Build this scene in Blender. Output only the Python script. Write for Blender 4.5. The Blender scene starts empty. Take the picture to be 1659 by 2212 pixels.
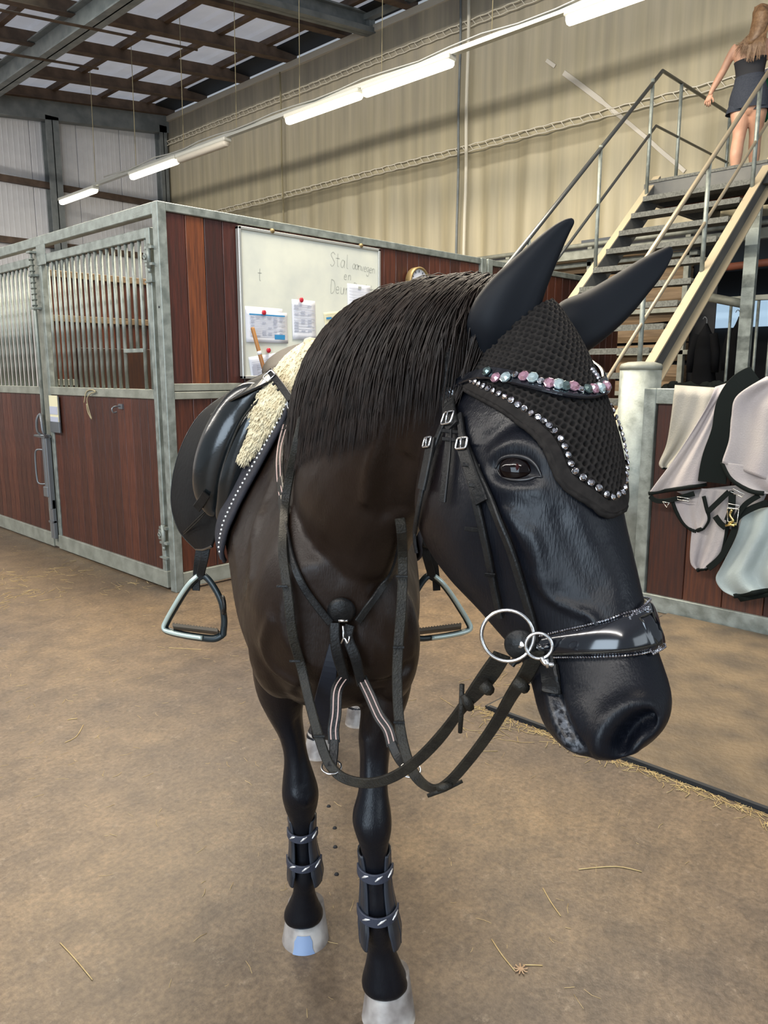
import bpy, math, random
from mathutils import Vector, Matrix
from mathutils.bvhtree import BVHTree
random.seed(7)
S = bpy.context.scene
C = S.collection
# ---------------------------------------------------------------- camera
CH, FP, CX, CY = 1.5, 1647.0, 829.5, 1106.0
TH, YW = math.radians(10.27), math.radians(44.1)
cam_d = bpy.data.cameras.new('camera'); cam = bpy.data.objects.new('camera', cam_d); C.objects.link(cam)
cam_d.sensor_fit = 'VERTICAL'; cam_d.sensor_height = 24
cam_d.lens = 12.0 * FP / 1106.0
cam_d.clip_start = .05; cam_d.clip_end = 200
cam.location = (0, 0, CH)
cam.rotation_euler = (math.radians(90) - TH, 0, YW - math.radians(90))
S.camera = cam
# ---------------------------------------------------------------- world, exposure, big lights
S.view_settings.view_transform = 'Standard'; S.view_settings.look = 'None'
S.view_settings.gamma = 1; S.view_settings.use_curve_mapping = False
S.view_settings.exposure = 0.16
W = bpy.data.worlds.new('world'); S.world = W; W.use_nodes = True
bg = W.node_tree.nodes['Background']; bg.inputs[0].default_value = (.80, .90, 1.0, 1); bg.inputs[1].default_value = 0.38

def area(name, loc, target, sx, sy, power, col):
    l = bpy.data.lights.new(name, 'AREA'); l.shape = 'RECTANGLE'; l.size = sx; l.size_y = sy
    l.energy = power; l.color = col
    o = bpy.data.objects.new(name, l); C.objects.link(o); o.location = loc
    d = Vector(target) - Vector(loc)
    o.rotation_euler = d.to_track_quat('-Z', 'Y').to_euler()
    return o
# daylight through the barn's big door behind the camera on the left
area('door_daylight', (-5.0, -1.0, 2.2), (2.2, 2.4, .8), 4.0, 3.6, 300, (.70, .85, 1.0))
# daylight from the open hall side on the right
area('side_daylight', (1.5, -6.5, 3.0), (2.5, 2.0, .6), 5.0, 3.0, 120, (.80, .91, 1.0))
# unseen strip light added on the left to throw the tarpaulin's shadow band
area('shadow_strip_light', (-4.0, 8.0, 6.2), (11.0, 8.0, 6.1), 24.0, .15, 1500, (1.0, .95, .87))
area('overhead_lamps', (4.2, 6.0, 6.2), (4.2, 5.6, 0), 2.5, 9.0, 1300, (1.0, .88, .70))

# ---------------------------------------------------------------- geometry helpers
def stage(r, g, h):                       # metres right of / ahead of / above the photographer's feet
    c, s = math.cos(YW), math.sin(YW)
    return Vector((g * c + r * s, g * s - r * c, h))
def raydir(px, py):
    r = px - CX; v = CY - py
    up = v * math.cos(TH) - FP * math.sin(TH); g = FP * math.cos(TH) + v * math.sin(TH)
    return r, g, up
def rayw(px, py):
    r, g, up = raydir(px, py); d = stage(r, g, up); return d
CAMP = Vector((0, 0, CH))
def onX(px, py, X): d = rayw(px, py); return CAMP + d * (X / d.x)
def onY(px, py, Y): d = rayw(px, py); return CAMP + d * (Y / d.y)
def onF(px, py, h=0): d = rayw(px, py); return CAMP + d * ((h - CH) / d.z)
def at(px, py, g): r, gg, up = raydir(px, py); k = g / gg; return stage(r * k, g, CH + up * k)
def pxm(px, py, g):                       # metres per pixel at that place
    r, gg, up = raydir(px, py); k = g / gg
    return (g * math.cos(TH) - up * k * math.sin(TH)) / FP

WL = {}
class MB:
    def __init__(s): s.v = []; s.f = []; s.sm = []
    def add(s, vs, fs, smooth=False):
        b = len(s.v); s.v += [Vector(p) for p in vs]; s.f += [tuple(i + b for i in f) for f in fs]; s.sm += [smooth] * len(fs); return s
    def box(s, a, b, bevel=0, rot=None, piv=None):
        x0, y0, z0 = [min(a[i], b[i]) for i in range(3)]; x1, y1, z1 = [max(a[i], b[i]) for i in range(3)]
        if bevel <= 0:
            vs = [(x0,y0,z0),(x1,y0,z0),(x1,y1,z0),(x0,y1,z0),(x0,y0,z1),(x1,y0,z1),(x1,y1,z1),(x0,y1,z1)]
            fs = [(0,3,2,1),(4,5,6,7),(0,1,5,4),(1,2,6,5),(2,3,7,6),(3,0,4,7)]
        else:
            e = bevel; vs = []; fs = []
            for (X, sx) in ((x0, 1), (x1, -1)):
                for (Y, sy) in ((y0, 1), (y1, -1)):
                    for (Z, sz) in ((z0, 1), (z1, -1)):
                        vs += [(X, Y + sy*e, Z + sz*e), (X + sx*e, Y, Z + sz*e), (X + sx*e, Y + sy*e, Z)]
            def q(*i): fs.append(i)
            I = lambda a_, b_, c_, k: (a_*4 + b_*2 + c_)*3 + k
            for a_ in (0, 1): q(I(a_,0,0,0), I(a_,0,1,0), I(a_,1,1,0), I(a_,1,0,0))
            for b_ in (0, 1): q(I(0,b_,0,1), I(0,b_,1,1), I(1,b_,1,1), I(1,b_,0,1))
            for c_ in (0, 1): q(I(0,0,c_,2), I(0,1,c_,2), I(1,1,c_,2), I(1,0,c_,2))
            for b_ in (0, 1):
                for c_ in (0, 1): q(I(0,b_,c_,1), I(0,b_,c_,2), I(1,b_,c_,2), I(1,b_,c_,1))
            for a_ in (0, 1):
                for c_ in (0, 1): q(I(a_,0,c_,0), I(a_,0,c_,2), I(a_,1,c_,2), I(a_,1,c_,0))
            for a_ in (0, 1):
                for b_ in (0, 1): q(I(a_,b_,0,0), I(a_,b_,0,1), I(a_,b_,1,1), I(a_,b_,1,0))
            for a_ in (0, 1):
                for b_ in (0, 1):
                    for c_ in (0, 1): q(I(a_,b_,c_,0), I(a_,b_,c_,1), I(a_,b_,c_,2))
        if rot is not None:
            p = Vector(piv) if piv is not None else Vector(((x0+x1)/2,(y0+y1)/2,(z0+z1)/2))
            vs = [rot @ (Vector(v) - p) + p for v in vs]
        return s.add(vs, fs)
    def loft(s, rings, closed=True, cap=True, smooth=True):
        n = len(rings[0]); vs = [p for r in rings for p in r]; fs = []
        for i in range(len(rings) - 1):
            for j in range(n if closed else n - 1):
                k = (j + 1) % n
                fs.append((i*n+j, i*n+k, (i+1)*n+k, (i+1)*n+j))
        if cap and closed:
            fs.append(tuple(range(n - 1, -1, -1))); fs.append(tuple((len(rings)-1)*n + j for j in range(n)))
        return s.add(vs, fs, smooth)
    def tube(s, pts, rad, n=8, cap=True, smooth=True, flat=1.0, up=None, close=False):
        pts = [Vector(p) for p in pts]; m = len(pts)
        if not isinstance(rad, (list, tuple)): rad = [rad] * m
        rings = []; prev = None
        for i, p in enumerate(pts):
            if close: t = pts[(i+1) % m] - pts[(i-1) % m]
            else: t = pts[min(i+1, m-1)] - pts[max(i-1, 0)]
            t.normalize()
            if prev is None:
                u = Vector(up) if up is not None else (Vector((0,0,1)) if abs(t.z) < .9 else Vector((1,0,0)))
            else: u = prev
            u = u - t * u.dot(t)
            if u.length < 1e-6: u = t.orthogonal()
            u.normalize(); prev = u; w = t.cross(u)
            rings.append([p + (u*math.cos(2*math.pi*j/n)*flat + w*math.sin(2*math.pi*j/n)) * rad[i] for j in range(n)])
        if close:
            rings.append(rings[0]); return s.loft(rings, True, False, smooth)
        return s.loft(rings, True, cap, smooth)
    def strap(s, pts, nrm, width, thick, smooth=True):
        """flat leather strap: pts along it, nrm the outward normal at each, width across"""
        m = len(pts); rings = []
        if not isinstance(width, (list, tuple)): width = [width] * m
        for i, p in enumerate(pts):
            t = (pts[min(i+1, m-1)] - pts[max(i-1, 0)]).normalized()
            n = nrm[i] - t * nrm[i].dot(t); n.normalize(); w = t.cross(n); hw = width[i]/2; b = thick*.35
            rings.append([p + w*hw, p + w*hw + n*(thick-b), p + w*(hw-b) + n*thick, p - w*(hw-b) + n*thick, p - w*hw + n*(thick-b), p - w*hw])
        return s.loft(rings, True, True, False)
    def ring(s, c, axis, R, r, n=28, k=8, squash=1.0, up=None):
        axis = Vector(axis).normalized(); u = (Vector(up) if up is not None else axis.orthogonal()); u = (u - axis*u.dot(axis)).normalized(); w = axis.cross(u)
        return s.tube([Vector(c) + u*math.cos(2*math.pi*i/n)*R*squash + w*math.sin(2*math.pi*i/n)*R for i in range(n)], r, k, close=True, up=axis)
    def lathe(s, c, axis, prof, n=20, up=None, smooth=True):
        axis = Vector(axis).normalized(); u = (Vector(up) if up is not None else axis.orthogonal()); u = (u - axis*u.dot(axis)).normalized(); w = axis.cross(u)
        return s.loft([[Vector(c) + axis*h + (u*math.cos(2*math.pi*j/n) + w*math.sin(2*math.pi*j/n))*max(r, 1e-4) for j in range(n)] for r, h in prof], True, True, smooth)
    def grid(s, rows, smooth=True):
        return s.loft(rows, False, False, smooth)
    def mesh(s, name, origin):
        me = bpy.data.meshes.new(name); o = Vector(origin)
        me.from_pydata([tuple(v - o) for v in s.v], [], s.f)
        me.polygons.foreach_set('use_smooth', s.sm); me.update(); return me
def obj(name, mb, mat, parent=None, origin=None, label=None, recalc=True):
    if parent is not None and origin is None: origin = WL[parent.name]
    if origin is None:
        xs = [v.x for v in mb.v]; ys = [v.y for v in mb.v]; zs = [v.z for v in mb.v]
        origin = Vector(((min(xs)+max(xs))/2, (min(ys)+max(ys))/2, min(zs)))
    origin = Vector(origin)
    me = mb.mesh(name, origin)
    if recalc:
        import bmesh
        b = bmesh.new(); b.from_mesh(me); bmesh.ops.recalc_face_normals(b, faces=b.faces); b.to_mesh(me); b.free()
    me.materials.append(mat)
    o = bpy.data.objects.new(name, me); C.objects.link(o)
    if parent is not None:
        o.parent = parent; o.location = origin - WL[parent.name]
    else: o.location = origin
    WL[o.name] = origin
    if label: o['label'] = label
    return o
def tag(o, label=None, cat=None, group=None, kind=None):
    if label: o['label'] = label
    if cat: o['category'] = cat
    if group: o['group'] = group
    if kind: o['kind'] = kind
    return o
def thing(name, loc, label, cat, group=None):
    o = bpy.data.objects.new(name, None); C.objects.link(o); o.location = loc; WL[o.name] = Vector(loc)
    o.empty_display_size = .1
    return tag(o, label, cat, group)
def copy_to(src, parent, delta):
    """a copy of a mesh piece sharing its data, moved by delta"""
    c = src.copy(); C.objects.link(c); c.parent = parent
    c.location = src.location + Vector(delta); WL[c.name] = WL[src.name] + Vector(delta)
    return c
def solidify(o, t, off=-1):
    m = o.modifiers.new('thickness', 'SOLIDIFY'); m.thickness = t; m.offset = off; return o
def spline(pts, n):
    """Catmull-Rom through tuples/vectors, n samples per span"""
    P = [Vector(p) for p in pts]; out = []
    for i in range(len(P) - 1):
        p0 = P[max(i-1, 0)]; p1 = P[i]; p2 = P[i+1]; p3 = P[min(i+2, len(P)-1)]
        for k in range(n):
            t = k / n
            out.append(.5*((2*p1) + (p2-p0)*t + (2*p0-5*p1+4*p2-p3)*t*t + (3*p1-p0-3*p2+p3)*t**3))
    out.append(P[-1].copy()); return out

# ---------------------------------------------------------------- materials
def newmat(name):
    m = bpy.data.materials.new(name); m.use_nodes = True; nt = m.node_tree
    return m, nt, nt.nodes['Principled BSDF']
def M(name, col, rough=.5, metal=0., col2=None, scale=6., stretch=(1,1,1), bump=0., bscale=60., bstretch=None, coat=0., spec=None, emit=0., ecol=None, sheen=0., detail=6., lo=.35, hi=.65, rvar=0., objcol=False, trans=0.):
    m, nt, b = newmat(name); L = nt.links.new; N = nt.nodes.new
    b.inputs['Base Color'].default_value = (*col, 1); b.inputs['Roughness'].default_value = rough; b.inputs['Metallic'].default_value = metal
    if coat: b.inputs['Coat Weight'].default_value = coat; b.inputs['Coat Roughness'].default_value = .12
    if spec is not None: b.inputs['Specular IOR Level'].default_value = spec
    if sheen: b.inputs['Sheen Weight'].default_value = sheen; b.inputs['Sheen Roughness'].default_value = .4
    if emit: b.inputs['Emission Color'].default_value = (*(ecol or col), 1); b.inputs['Emission Strength'].default_value = emit
    if trans: b.inputs['Transmission Weight'].default_value = trans
    tc = N('ShaderNodeTexCoord'); src = None
    if objcol:
        oi = N('ShaderNodeObjectInfo'); src = oi.outputs['Color']; L(src, b.inputs['Base Color'])
    if col2 is not None:
        mp = N('ShaderNodeMapping'); mp.inputs['Scale'].default_value = stretch
        nz = N('ShaderNodeTexNoise'); nz.inputs['Scale'].default_value = scale; nz.inputs['Detail'].default_value = detail
        mr = N('ShaderNodeMapRange'); mr.inputs['From Min'].default_value = lo; mr.inputs['From Max'].default_value = hi
        mx = N('ShaderNodeMix'); mx.data_type = 'RGBA'
        L(tc.outputs['Object'], mp.inputs[0]); L(mp.outputs[0], nz.inputs['Vector']); L(nz.outputs[0], mr.inputs['Value']); L(mr.outputs[0], mx.inputs['Factor'])
        if objcol:
            mx.blend_type = 'MULTIPLY'; L(src, mx.inputs['A']); mx.inputs['B'].default_value = (*col2, 1)
        else:
            mx.inputs['A'].default_value = (*col, 1); mx.inputs['B'].default_value = (*col2, 1)
        L(mx.outputs['Result'], b.inputs['Base Color'])
        if rvar:
            rr = N('ShaderNodeMapRange'); rr.inputs['To Min'].default_value = rough; rr.inputs['To Max'].default_value = min(1, rough + rvar)
            L(mr.outputs[0], rr.inputs['Value']); L(rr.outputs[0], b.inputs['Roughness'])
    if bump:
        mp2 = N('ShaderNodeMapping'); mp2.inputs['Scale'].default_value = bstretch or (1,1,1)
        n2 = N('ShaderNodeTexNoise'); n2.inputs['Scale'].default_value = bscale; n2.inputs['Detail'].default_value = 4
        bp = N('ShaderNodeBump'); bp.inputs['Strength'].default_value = min(1, bump*1.0); bp.inputs['Distance'].default_value = .01
        L(tc.outputs['Object'], mp2.inputs[0]); L(mp2.outputs[0], n2.inputs['Vector']); L(n2.outputs[0], bp.inputs['Height']); L(bp.outputs[0], b.inputs['Normal'])
    return m
GALV = M('galvanised_steel', (.20,.225,.205), .42, .5, (.33,.365,.34), 14, bump=.12, bscale=90, rvar=.2)
GALV2 = M('galvanised_dusty', (.20,.21,.175), .6, .2, (.30,.31,.265), 9, bump=.15, bscale=60)
WOOD = M('stained_plank', (.1,.03,.02), .34, 0, (.45,.40,.40), 5, stretch=(14,14,.9), bump=.25, bscale=14, bstretch=(12,12,.6), objcol=True, rvar=.25)
RAWWOOD = M('raw_board', (.22,.15,.085), .7, 0, (.13,.085,.045), 4, stretch=(6,.6,9), bump=.3, bscale=12, bstretch=(6,.5,6))
STEELBROWN = M('rusty_purlin', (.085,.058,.042), .75, 0, (.15,.10,.07), 5, bump=.2)
STEELGREY = M('grey_painted_steel', (.17,.19,.195), .6, .1, (.26,.28,.28), 4, bump=.1)
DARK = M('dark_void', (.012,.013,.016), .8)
WHITEB = M('whiteboard_face', (.74,.76,.66), .22, 0, (.60,.63,.58), 3, lo=.4, hi=.7)
ALU = M('aluminium_trim', (.52,.53,.50), .4, .6)
PAPER = M('paper', (.72,.74,.80), .8)
PAPERY = M('cream_paper', (.70,.66,.45), .8)
INK = M('print_blue', (.06,.22,.42), .7); INK2 = M('print_grey', (.42,.45,.55), .8); INKT = M('faded_marker', (.40,.42,.38), .6)
RED = M('red_magnet', (.50,.02,.04), .3)
BRASS = M('brass_rim', (.30,.22,.10), .45, .5)
CHROME = M('chrome', (.75,.76,.76), .16, 1.0)
HANDLEW = M('varnished_handle', (.42,.20,.055), .4, 0, (.28,.12,.035), 8, stretch=(1,1,.2))
TWINE = M('baling_twine', (.38,.33,.20), .9)
# ================================================================ SETTING
# floor
fm, nt, b = newmat('dirty_concrete'); L = nt.links.new; N = nt.nodes.new
tc = N('ShaderNodeTexCoord')
def noise(scale, det=8, rough=.6):
    n = N('ShaderNodeTexNoise'); n.inputs['Scale'].default_value = scale; n.inputs['Detail'].default_value = det; n.inputs['Roughness'].default_value = rough; L(tc.outputs['Object'], n.inputs['Vector']); return n
n1 = noise(.55); n2 = noise(7, 8, .65); n3 = noise(55, 6, .7)
r1 = N('ShaderNodeValToRGB'); r1.color_ramp.elements[0].position = .30; r1.color_ramp.elements[0].color = (.090,.072,.060,1); r1.color_ramp.elements[1].position = .62; r1.color_ramp.elements[1].color = (.205,.144,.084,1)
L(n1.outputs[0], r1.inputs[0])
r2 = N('ShaderNodeValToRGB'); r2.color_ramp.elements[0].position = .30; r2.color_ramp.elements[0].color = (.62,.63,.68,1); r2.color_ramp.elements[1].position = .70; r2.color_ramp.elements[1].color = (1.2,1.19,1.17,1)
L(n2.outputs[0], r2.inputs[0])
r3 = N('ShaderNodeValToRGB'); r3.color_ramp.elements[0].position = .35; r3.color_ramp.elements[0].color = (.62,.62,.62,1); r3.color_ramp.elements[1].position = .68; r3.color_ramp.elements[1].color = (1.25,1.25,1.25,1)
L(n3.outputs[0], r3.inputs[0])
m1 = N('ShaderNodeMix'); m1.data_type = 'RGBA'; m1.blend_type = 'MULTIPLY'; m1.inputs['Factor'].default_value = 1; L(r1.outputs[0], m1.inputs['A']); L(r2.outputs[0], m1.inputs['B'])
m2 = N('ShaderNodeMix'); m2.data_type = 'RGBA'; m2.blend_type = 'MULTIPLY'; m2.inputs['Factor'].default_value = 1; L(m1.outputs['Result'], m2.inputs['A']); L(r3.outputs[0], m2.inputs['B'])
# pale scuffs
n4 = noise(16, 10, .8); r4 = N('ShaderNodeValToRGB'); r4.color_ramp.elements[0].position = .57; r4.color_ramp.elements[0].color = (0,0,0,1); r4.color_ramp.elements[1].position = .72; r4.color_ramp.elements[1].color = (.65,.65,.65,1); L(n4.outputs[0], r4.inputs[0])
m3 = N('ShaderNodeMix'); m3.data_type = 'RGBA'; L(r4.outputs[0], m3.inputs['Factor']); L(m2.outputs['Result'], m3.inputs['A']); m3.inputs['B'].default_value = (.36,.29,.22,1)
L(m3.outputs['Result'], b.inputs['Base Color']); b.inputs['Roughness'].default_value = .46
bp = N('ShaderNodeBump'); bp.inputs['Strength'].default_value = .35; bp.inputs['Distance'].default_value = .006
ad = N('ShaderNodeMath'); L(n3.outputs[0], ad.inputs[0]); L(n2.outputs[0], ad.inputs[1]); L(ad.outputs[0], bp.inputs['Height']); L(bp.outputs[0], b.inputs['Normal'])
mb = MB(); mb.box((-7, -9, -.2), (18, 19, 0)); floor = obj('floor', mb, fm, origin=(0,0,0)); tag(floor, kind='structure')

# end wall of white insulated panels, parallel to X at Y=18.5
YE = 18.5
PANEL = M('white_cladding', (.82,.82,.84), .45, 0, (.74,.74,.76), 3)
mb = MB(); mb.box((-7, YE, 0), (11.6, YE + .12, 8.4)); we = obj('wall_back', mb, PANEL, origin=(0, YE, 0)); tag(we, kind='structure')
x = -1.0; first = None
while x < 11.4:
    if first is None:
        m = MB(); m.box((x, YE - .035, 0), (x + 1.06, YE, 7.95), .006)
        for k in range(1, 9): m.box((x + k*.118 - .004, YE - .041, 0), (x + k*.118 + .004, YE - .034, 7.95))
        first = obj('cladding_panel', m, PANEL, we); fx = x
    else: copy_to(first, we, (x - fx, 0, 0))
    x += 1.08
def beam(name, a, b_, mat, **k):
    m = MB(); m.box(a, b_); return obj(name, m, mat, **k)
for i, (a, b_) in enumerate([((7.9, YE - .30, 0), (8.2, YE - .05, 7.2)), ((2.2, YE - .30, 0), (2.5, YE - .05, 6.8)), ((10.75, YE - .30, 0), (10.95, YE - .05, 7.6))]):
    m = MB(); (ax, ay, az), (bx, by, bz) = a, b_
    m.box((ax, ay, az), (bx, ay + .02, bz)); m.box((ax, by - .02, az), (bx, by, bz)); m.box(((ax+bx)/2 - .01, ay, az), ((ax+bx)/2 + .01, by, bz))
    tag(obj('steel_column', m, STEELGREY), ['dark grey steel column in the middle of the white end wall', 'dark grey steel column behind the barred stall doors', 'dark grey steel column in the corner where end wall meets tarpaulin'][i], 'column', kind=None)
for i, z in enumerate((4.38, 5.68)):
    m = MB(); m.box((-6, YE - .13, z), (10.9, YE - .05, z + .13)); m.box((-6, YE - .17, z - .012), (10.9, YE - .05, z + .012))
    tag(obj('wall_girt', m, STEELBROWN), ['lower brown steel rail along the white end wall', 'upper brown steel rail along the white end wall, level with the far tube light'][i], 'rail')
# sloping eaves beam at the end wall
def slope(z0, x): return z0 + .115 * (x - 11)
def sbeam(m, x0, x1, y0, y1, zb, h):
    v = []
    for x in (x0, x1):
        for y in (y0, y1):
            for dz in (0, h): v.append((x, y, slope(zb, x) + dz))
    m.add(v, [(0,1,3,2),(4,6,7,5),(0,4,5,1),(2,3,7,6),(0,2,6,4),(1,5,7,3)])
m = MB(); sbeam(m, -6, 11.2, YE - .3, YE - .06, 7.46, .40); tag(obj('rafter', m, STEELGREY), 'dark steel rafter along the top of the white end wall', 'beam')

# roof: pale sheets, purlins (along X), battens (along Y), girders
ROOF = M('glowing_roof_sheet', (.46,.47,.53), .6, 0, (.36,.37,.42), 1.6, emit=.22, ecol=(.86,.90,1.0))  # faint glow stands in for daylight coming through the sheets
RZ = 8.12
m = MB()
y = -8.0
sheets = []
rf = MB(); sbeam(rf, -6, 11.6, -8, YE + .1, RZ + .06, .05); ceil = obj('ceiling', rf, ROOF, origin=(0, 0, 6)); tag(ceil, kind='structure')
# corrugations of the sheets
xs = [-6 + i*.4 for i in range(44)]
cm = MB()
for xx in xs: 
    v = []
    for y in (2.0, YE): v += [(xx - .05, y, slope(RZ, xx) + .06), (xx, y, slope(RZ, xx) + .015), (xx + .05, y, slope(RZ, xx) + .06)]
    cm.add(v, [(0,3,4,1), (1,4,5,2)])
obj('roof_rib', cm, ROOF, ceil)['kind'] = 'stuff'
purl = [1.9, 3.54, 5.2, 6.8, 8.45, 10.0, 11.7, 13.36, 15.0, 16.7, 18.15]
first = None
for y in purl:
    if first is None:
        m = MB(); sbeam(m, -6, 11.15, y - .04, y + .04, 7.86, .22); sbeam(m, -6, 11.15, y - .09, y + .09, 7.855, .015)
        first = obj('purlin', m, STEELBROWN, ceil); fy = y
    else: copy_to(first, ceil, (0, y - fy, 0))
for xx in (-.3, .9, 2.1, 3.3, 4.6, 5.8, 7.0, 8.1, 9.25, 10.4):
    m = MB(); z = slope(RZ, xx); m.box((xx - .05, 1.5, z - .07), (xx + .05, YE - .1, z + .05)); obj('batten', m, STEELBROWN, ceil)
m = MB(); m.box((10.62, 1.5, slope(RZ, 10.8) - .10), (11.15, YE - .1, slope(RZ, 10.8) - .06)); obj('dark_gap_strip', m, DARK, ceil)  # dark strip painted in for the shaded gap above the tarpaulin
# girder along Y (grey I section)
m = MB(); gx, gz = 6.4, 6.98
m.box((gx - .13, 2, gz), (gx + .13, YE - .2, gz + .025)); m.box((gx - .13, 2, gz + .37), (gx + .13, YE - .2, gz + .395)); m.box((gx - .012, 2, gz), (gx + .012, YE - .2, gz + .38))
tag(obj('roof_girder', m, STEELGREY), 'big grey steel girder crossing the upper left under the roof', 'beam')
# portal rafter along X with its vertical web post, near the photographer
m = MB(); sbeam(m, 3.0, 11.1, 10.9, 11.1, 7.70, .03); sbeam(m, 3.0, 11.1, 10.99, 11.01, 7.70, .34); sbeam(m, 3.0, 11.1, 10.9, 11.1, 8.02, .03)
sbeam(m, 3.0, 11.1, 10.86, 10.9, 7.70, .09)
tag(obj('portal_rafter', m, STEELGREY), 'grey steel rafter dusted with cobwebs, at the top of the picture left of centre', 'beam')
m = MB(); m.box((10.86, 10.9, 7.72), (11.0, 11.12, 8.9)); m.box((10.8, 5, 7.9), (10.92, 11, 8.02))
tag(obj('tarpaulin_rail', m, STEELGREY), 'grey bracket and top rail where the tarpaulin wall meets the rafter', 'rail')
m = MB(); m.box((3.55, 1.0, 5.95), (3.70, YE - .3, 6.06)); tag(obj('shadow_beam', m, STEELGREY), 'unseen grey beam added under the roof to shade the tarpaulin', 'beam')  # out-of-view beam, added to cast the shadow band across the tarpaulin
# clear roof light panel and its bright patch at top left
m = MB()
SKYL = M('clear_roof_panel', (.85,1.0,.9), .4, emit=1.5, ecol=(.82, 1.0, .92))
for (x0, x1) in ((5.15, 5.75), (4.0, 5.05)):
    xx = (x0 + x1)/2; z = slope(RZ, xx) - .0
    m.box((x0, 12.0, z), (x1, 13.1, z + .05))
obj('window_1', m, SKYL)['kind'] = 'structure'
# thin rods and cobweb strings under the roof
m = MB()
for (a, b_) in (((-2, 14.2, 5.9), (7.2, 14.2, 6.95)), ((-2, 12.2, 5.8), (8.0, 12.2, 6.95))):
    m.tube([a, b_], .022, 6)
tag(obj('tie_rod', m, STEELBROWN), 'pair of thin rusty tie rods under the roof beams', 'rod')

# tarpaulin wall (X=11)
XC = 11.0
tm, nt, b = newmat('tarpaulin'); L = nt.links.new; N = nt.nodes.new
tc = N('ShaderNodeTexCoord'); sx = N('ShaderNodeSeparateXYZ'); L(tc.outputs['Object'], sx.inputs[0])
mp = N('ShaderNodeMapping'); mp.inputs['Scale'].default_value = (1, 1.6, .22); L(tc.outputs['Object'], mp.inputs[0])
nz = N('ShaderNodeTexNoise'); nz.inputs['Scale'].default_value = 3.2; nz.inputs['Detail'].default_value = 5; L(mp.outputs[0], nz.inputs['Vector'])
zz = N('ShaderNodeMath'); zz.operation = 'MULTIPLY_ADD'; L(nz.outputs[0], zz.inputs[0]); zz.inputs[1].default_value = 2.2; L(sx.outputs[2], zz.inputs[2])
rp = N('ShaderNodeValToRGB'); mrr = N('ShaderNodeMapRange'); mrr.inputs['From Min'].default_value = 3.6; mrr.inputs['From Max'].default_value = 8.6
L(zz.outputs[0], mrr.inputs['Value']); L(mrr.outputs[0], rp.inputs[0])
e = rp.color_ramp.elements; e[0].position = 0; e[0].color = (.45,.40,.27,1); e[1].position = 1; e[1].color = (.25,.228,.222,1)  # paler and yellower towards the bottom
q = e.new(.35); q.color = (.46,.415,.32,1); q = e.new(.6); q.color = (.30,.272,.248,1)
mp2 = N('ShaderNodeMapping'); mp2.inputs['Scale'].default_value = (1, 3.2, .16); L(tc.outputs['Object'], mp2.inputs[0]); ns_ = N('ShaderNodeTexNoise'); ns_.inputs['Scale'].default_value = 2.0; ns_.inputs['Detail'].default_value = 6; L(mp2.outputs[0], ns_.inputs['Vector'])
rs_ = N('ShaderNodeValToRGB'); rs_.color_ramp.elements[0].position = .35; rs_.color_ramp.elements[0].color = (.84,.83,.82,1); rs_.color_ramp.elements[1].position = .68; rs_.color_ramp.elements[1].color = (1.14,1.12,1.08,1); L(ns_.outputs[0], rs_.inputs[0])  # pale vertical streaks, painting in the light caught by the folds
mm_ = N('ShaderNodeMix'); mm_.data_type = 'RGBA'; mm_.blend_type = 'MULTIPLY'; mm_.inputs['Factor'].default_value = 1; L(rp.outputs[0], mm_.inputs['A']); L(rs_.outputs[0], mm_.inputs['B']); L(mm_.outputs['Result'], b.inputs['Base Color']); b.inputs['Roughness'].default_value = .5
cur = thing('tarpaulin_wall', (XC, 9, 3), 'tall beige tarpaulin wall with vertical folds and rope-laced seams', 'tarpaulin')
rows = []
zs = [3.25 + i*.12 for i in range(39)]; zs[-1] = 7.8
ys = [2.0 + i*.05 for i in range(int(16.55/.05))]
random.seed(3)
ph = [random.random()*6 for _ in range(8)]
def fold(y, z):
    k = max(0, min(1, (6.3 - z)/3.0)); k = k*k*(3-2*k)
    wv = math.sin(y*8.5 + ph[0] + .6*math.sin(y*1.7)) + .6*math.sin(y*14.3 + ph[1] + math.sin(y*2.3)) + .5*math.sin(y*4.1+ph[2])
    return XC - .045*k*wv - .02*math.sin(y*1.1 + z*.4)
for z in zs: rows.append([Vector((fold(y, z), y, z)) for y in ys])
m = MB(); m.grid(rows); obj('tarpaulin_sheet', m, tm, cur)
ROPE = M('pale_rope', (.78,.73,.60), .8)
SEAM = M('seam_tape', (.66,.61,.52), .6)
def lacing(z, y0, y1, gap=.085):
    m = MB()
    n = int((y1-y0)/.06); rng = [y0 + (y1-y0)*i/n for i in range(n+1)]
    for dz in (0, gap): m.tube([(XC - .06, y, z + dz + .006*math.sin(y*21)) for y in rng], .011, 4)
    y = y0
    while y < y1 - .16:
        m.tube([(XC - .062, y, z), (XC - .062, y + .08, z + gap)], .007, 4); y += .16
    return obj('laced_seam', m, ROPE, cur)
lacing(5.22, 2.1, 18.4, .10); lacing(7.16, 2.1, 18.4, .10); lacing(3.34, 2.1, 9.0, .06)
m = MB(); m.box((XC - .05, 2, 7.72), (XC + .05, 18.5, 7.84)); obj('top_hem', m, SEAM, cur)
m = MB(); ns = 30
tp = [(7.157, 6.285), (6.2, 5.38), (4.834, 4.256)]
pts = []; nr = []
for k in range(ns):
    t = k/(ns-1); y = 7.157 + (4.834-7.157)*t; z = 6.285 + (4.256-6.285)*t + .05*math.sin(t*3); pts.append(Vector((fold(y, z) - .012, y, z))); nr.append(Vector((-1, 0, 0)))
m.strap(pts[:3], nr[:3], .055, .006); m.strap(pts[4:], nr[4:], [.075 if i < 9 else .055 for i in range(ns-4)], .006); obj('repair_tape', m, SEAM, cur)
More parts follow.
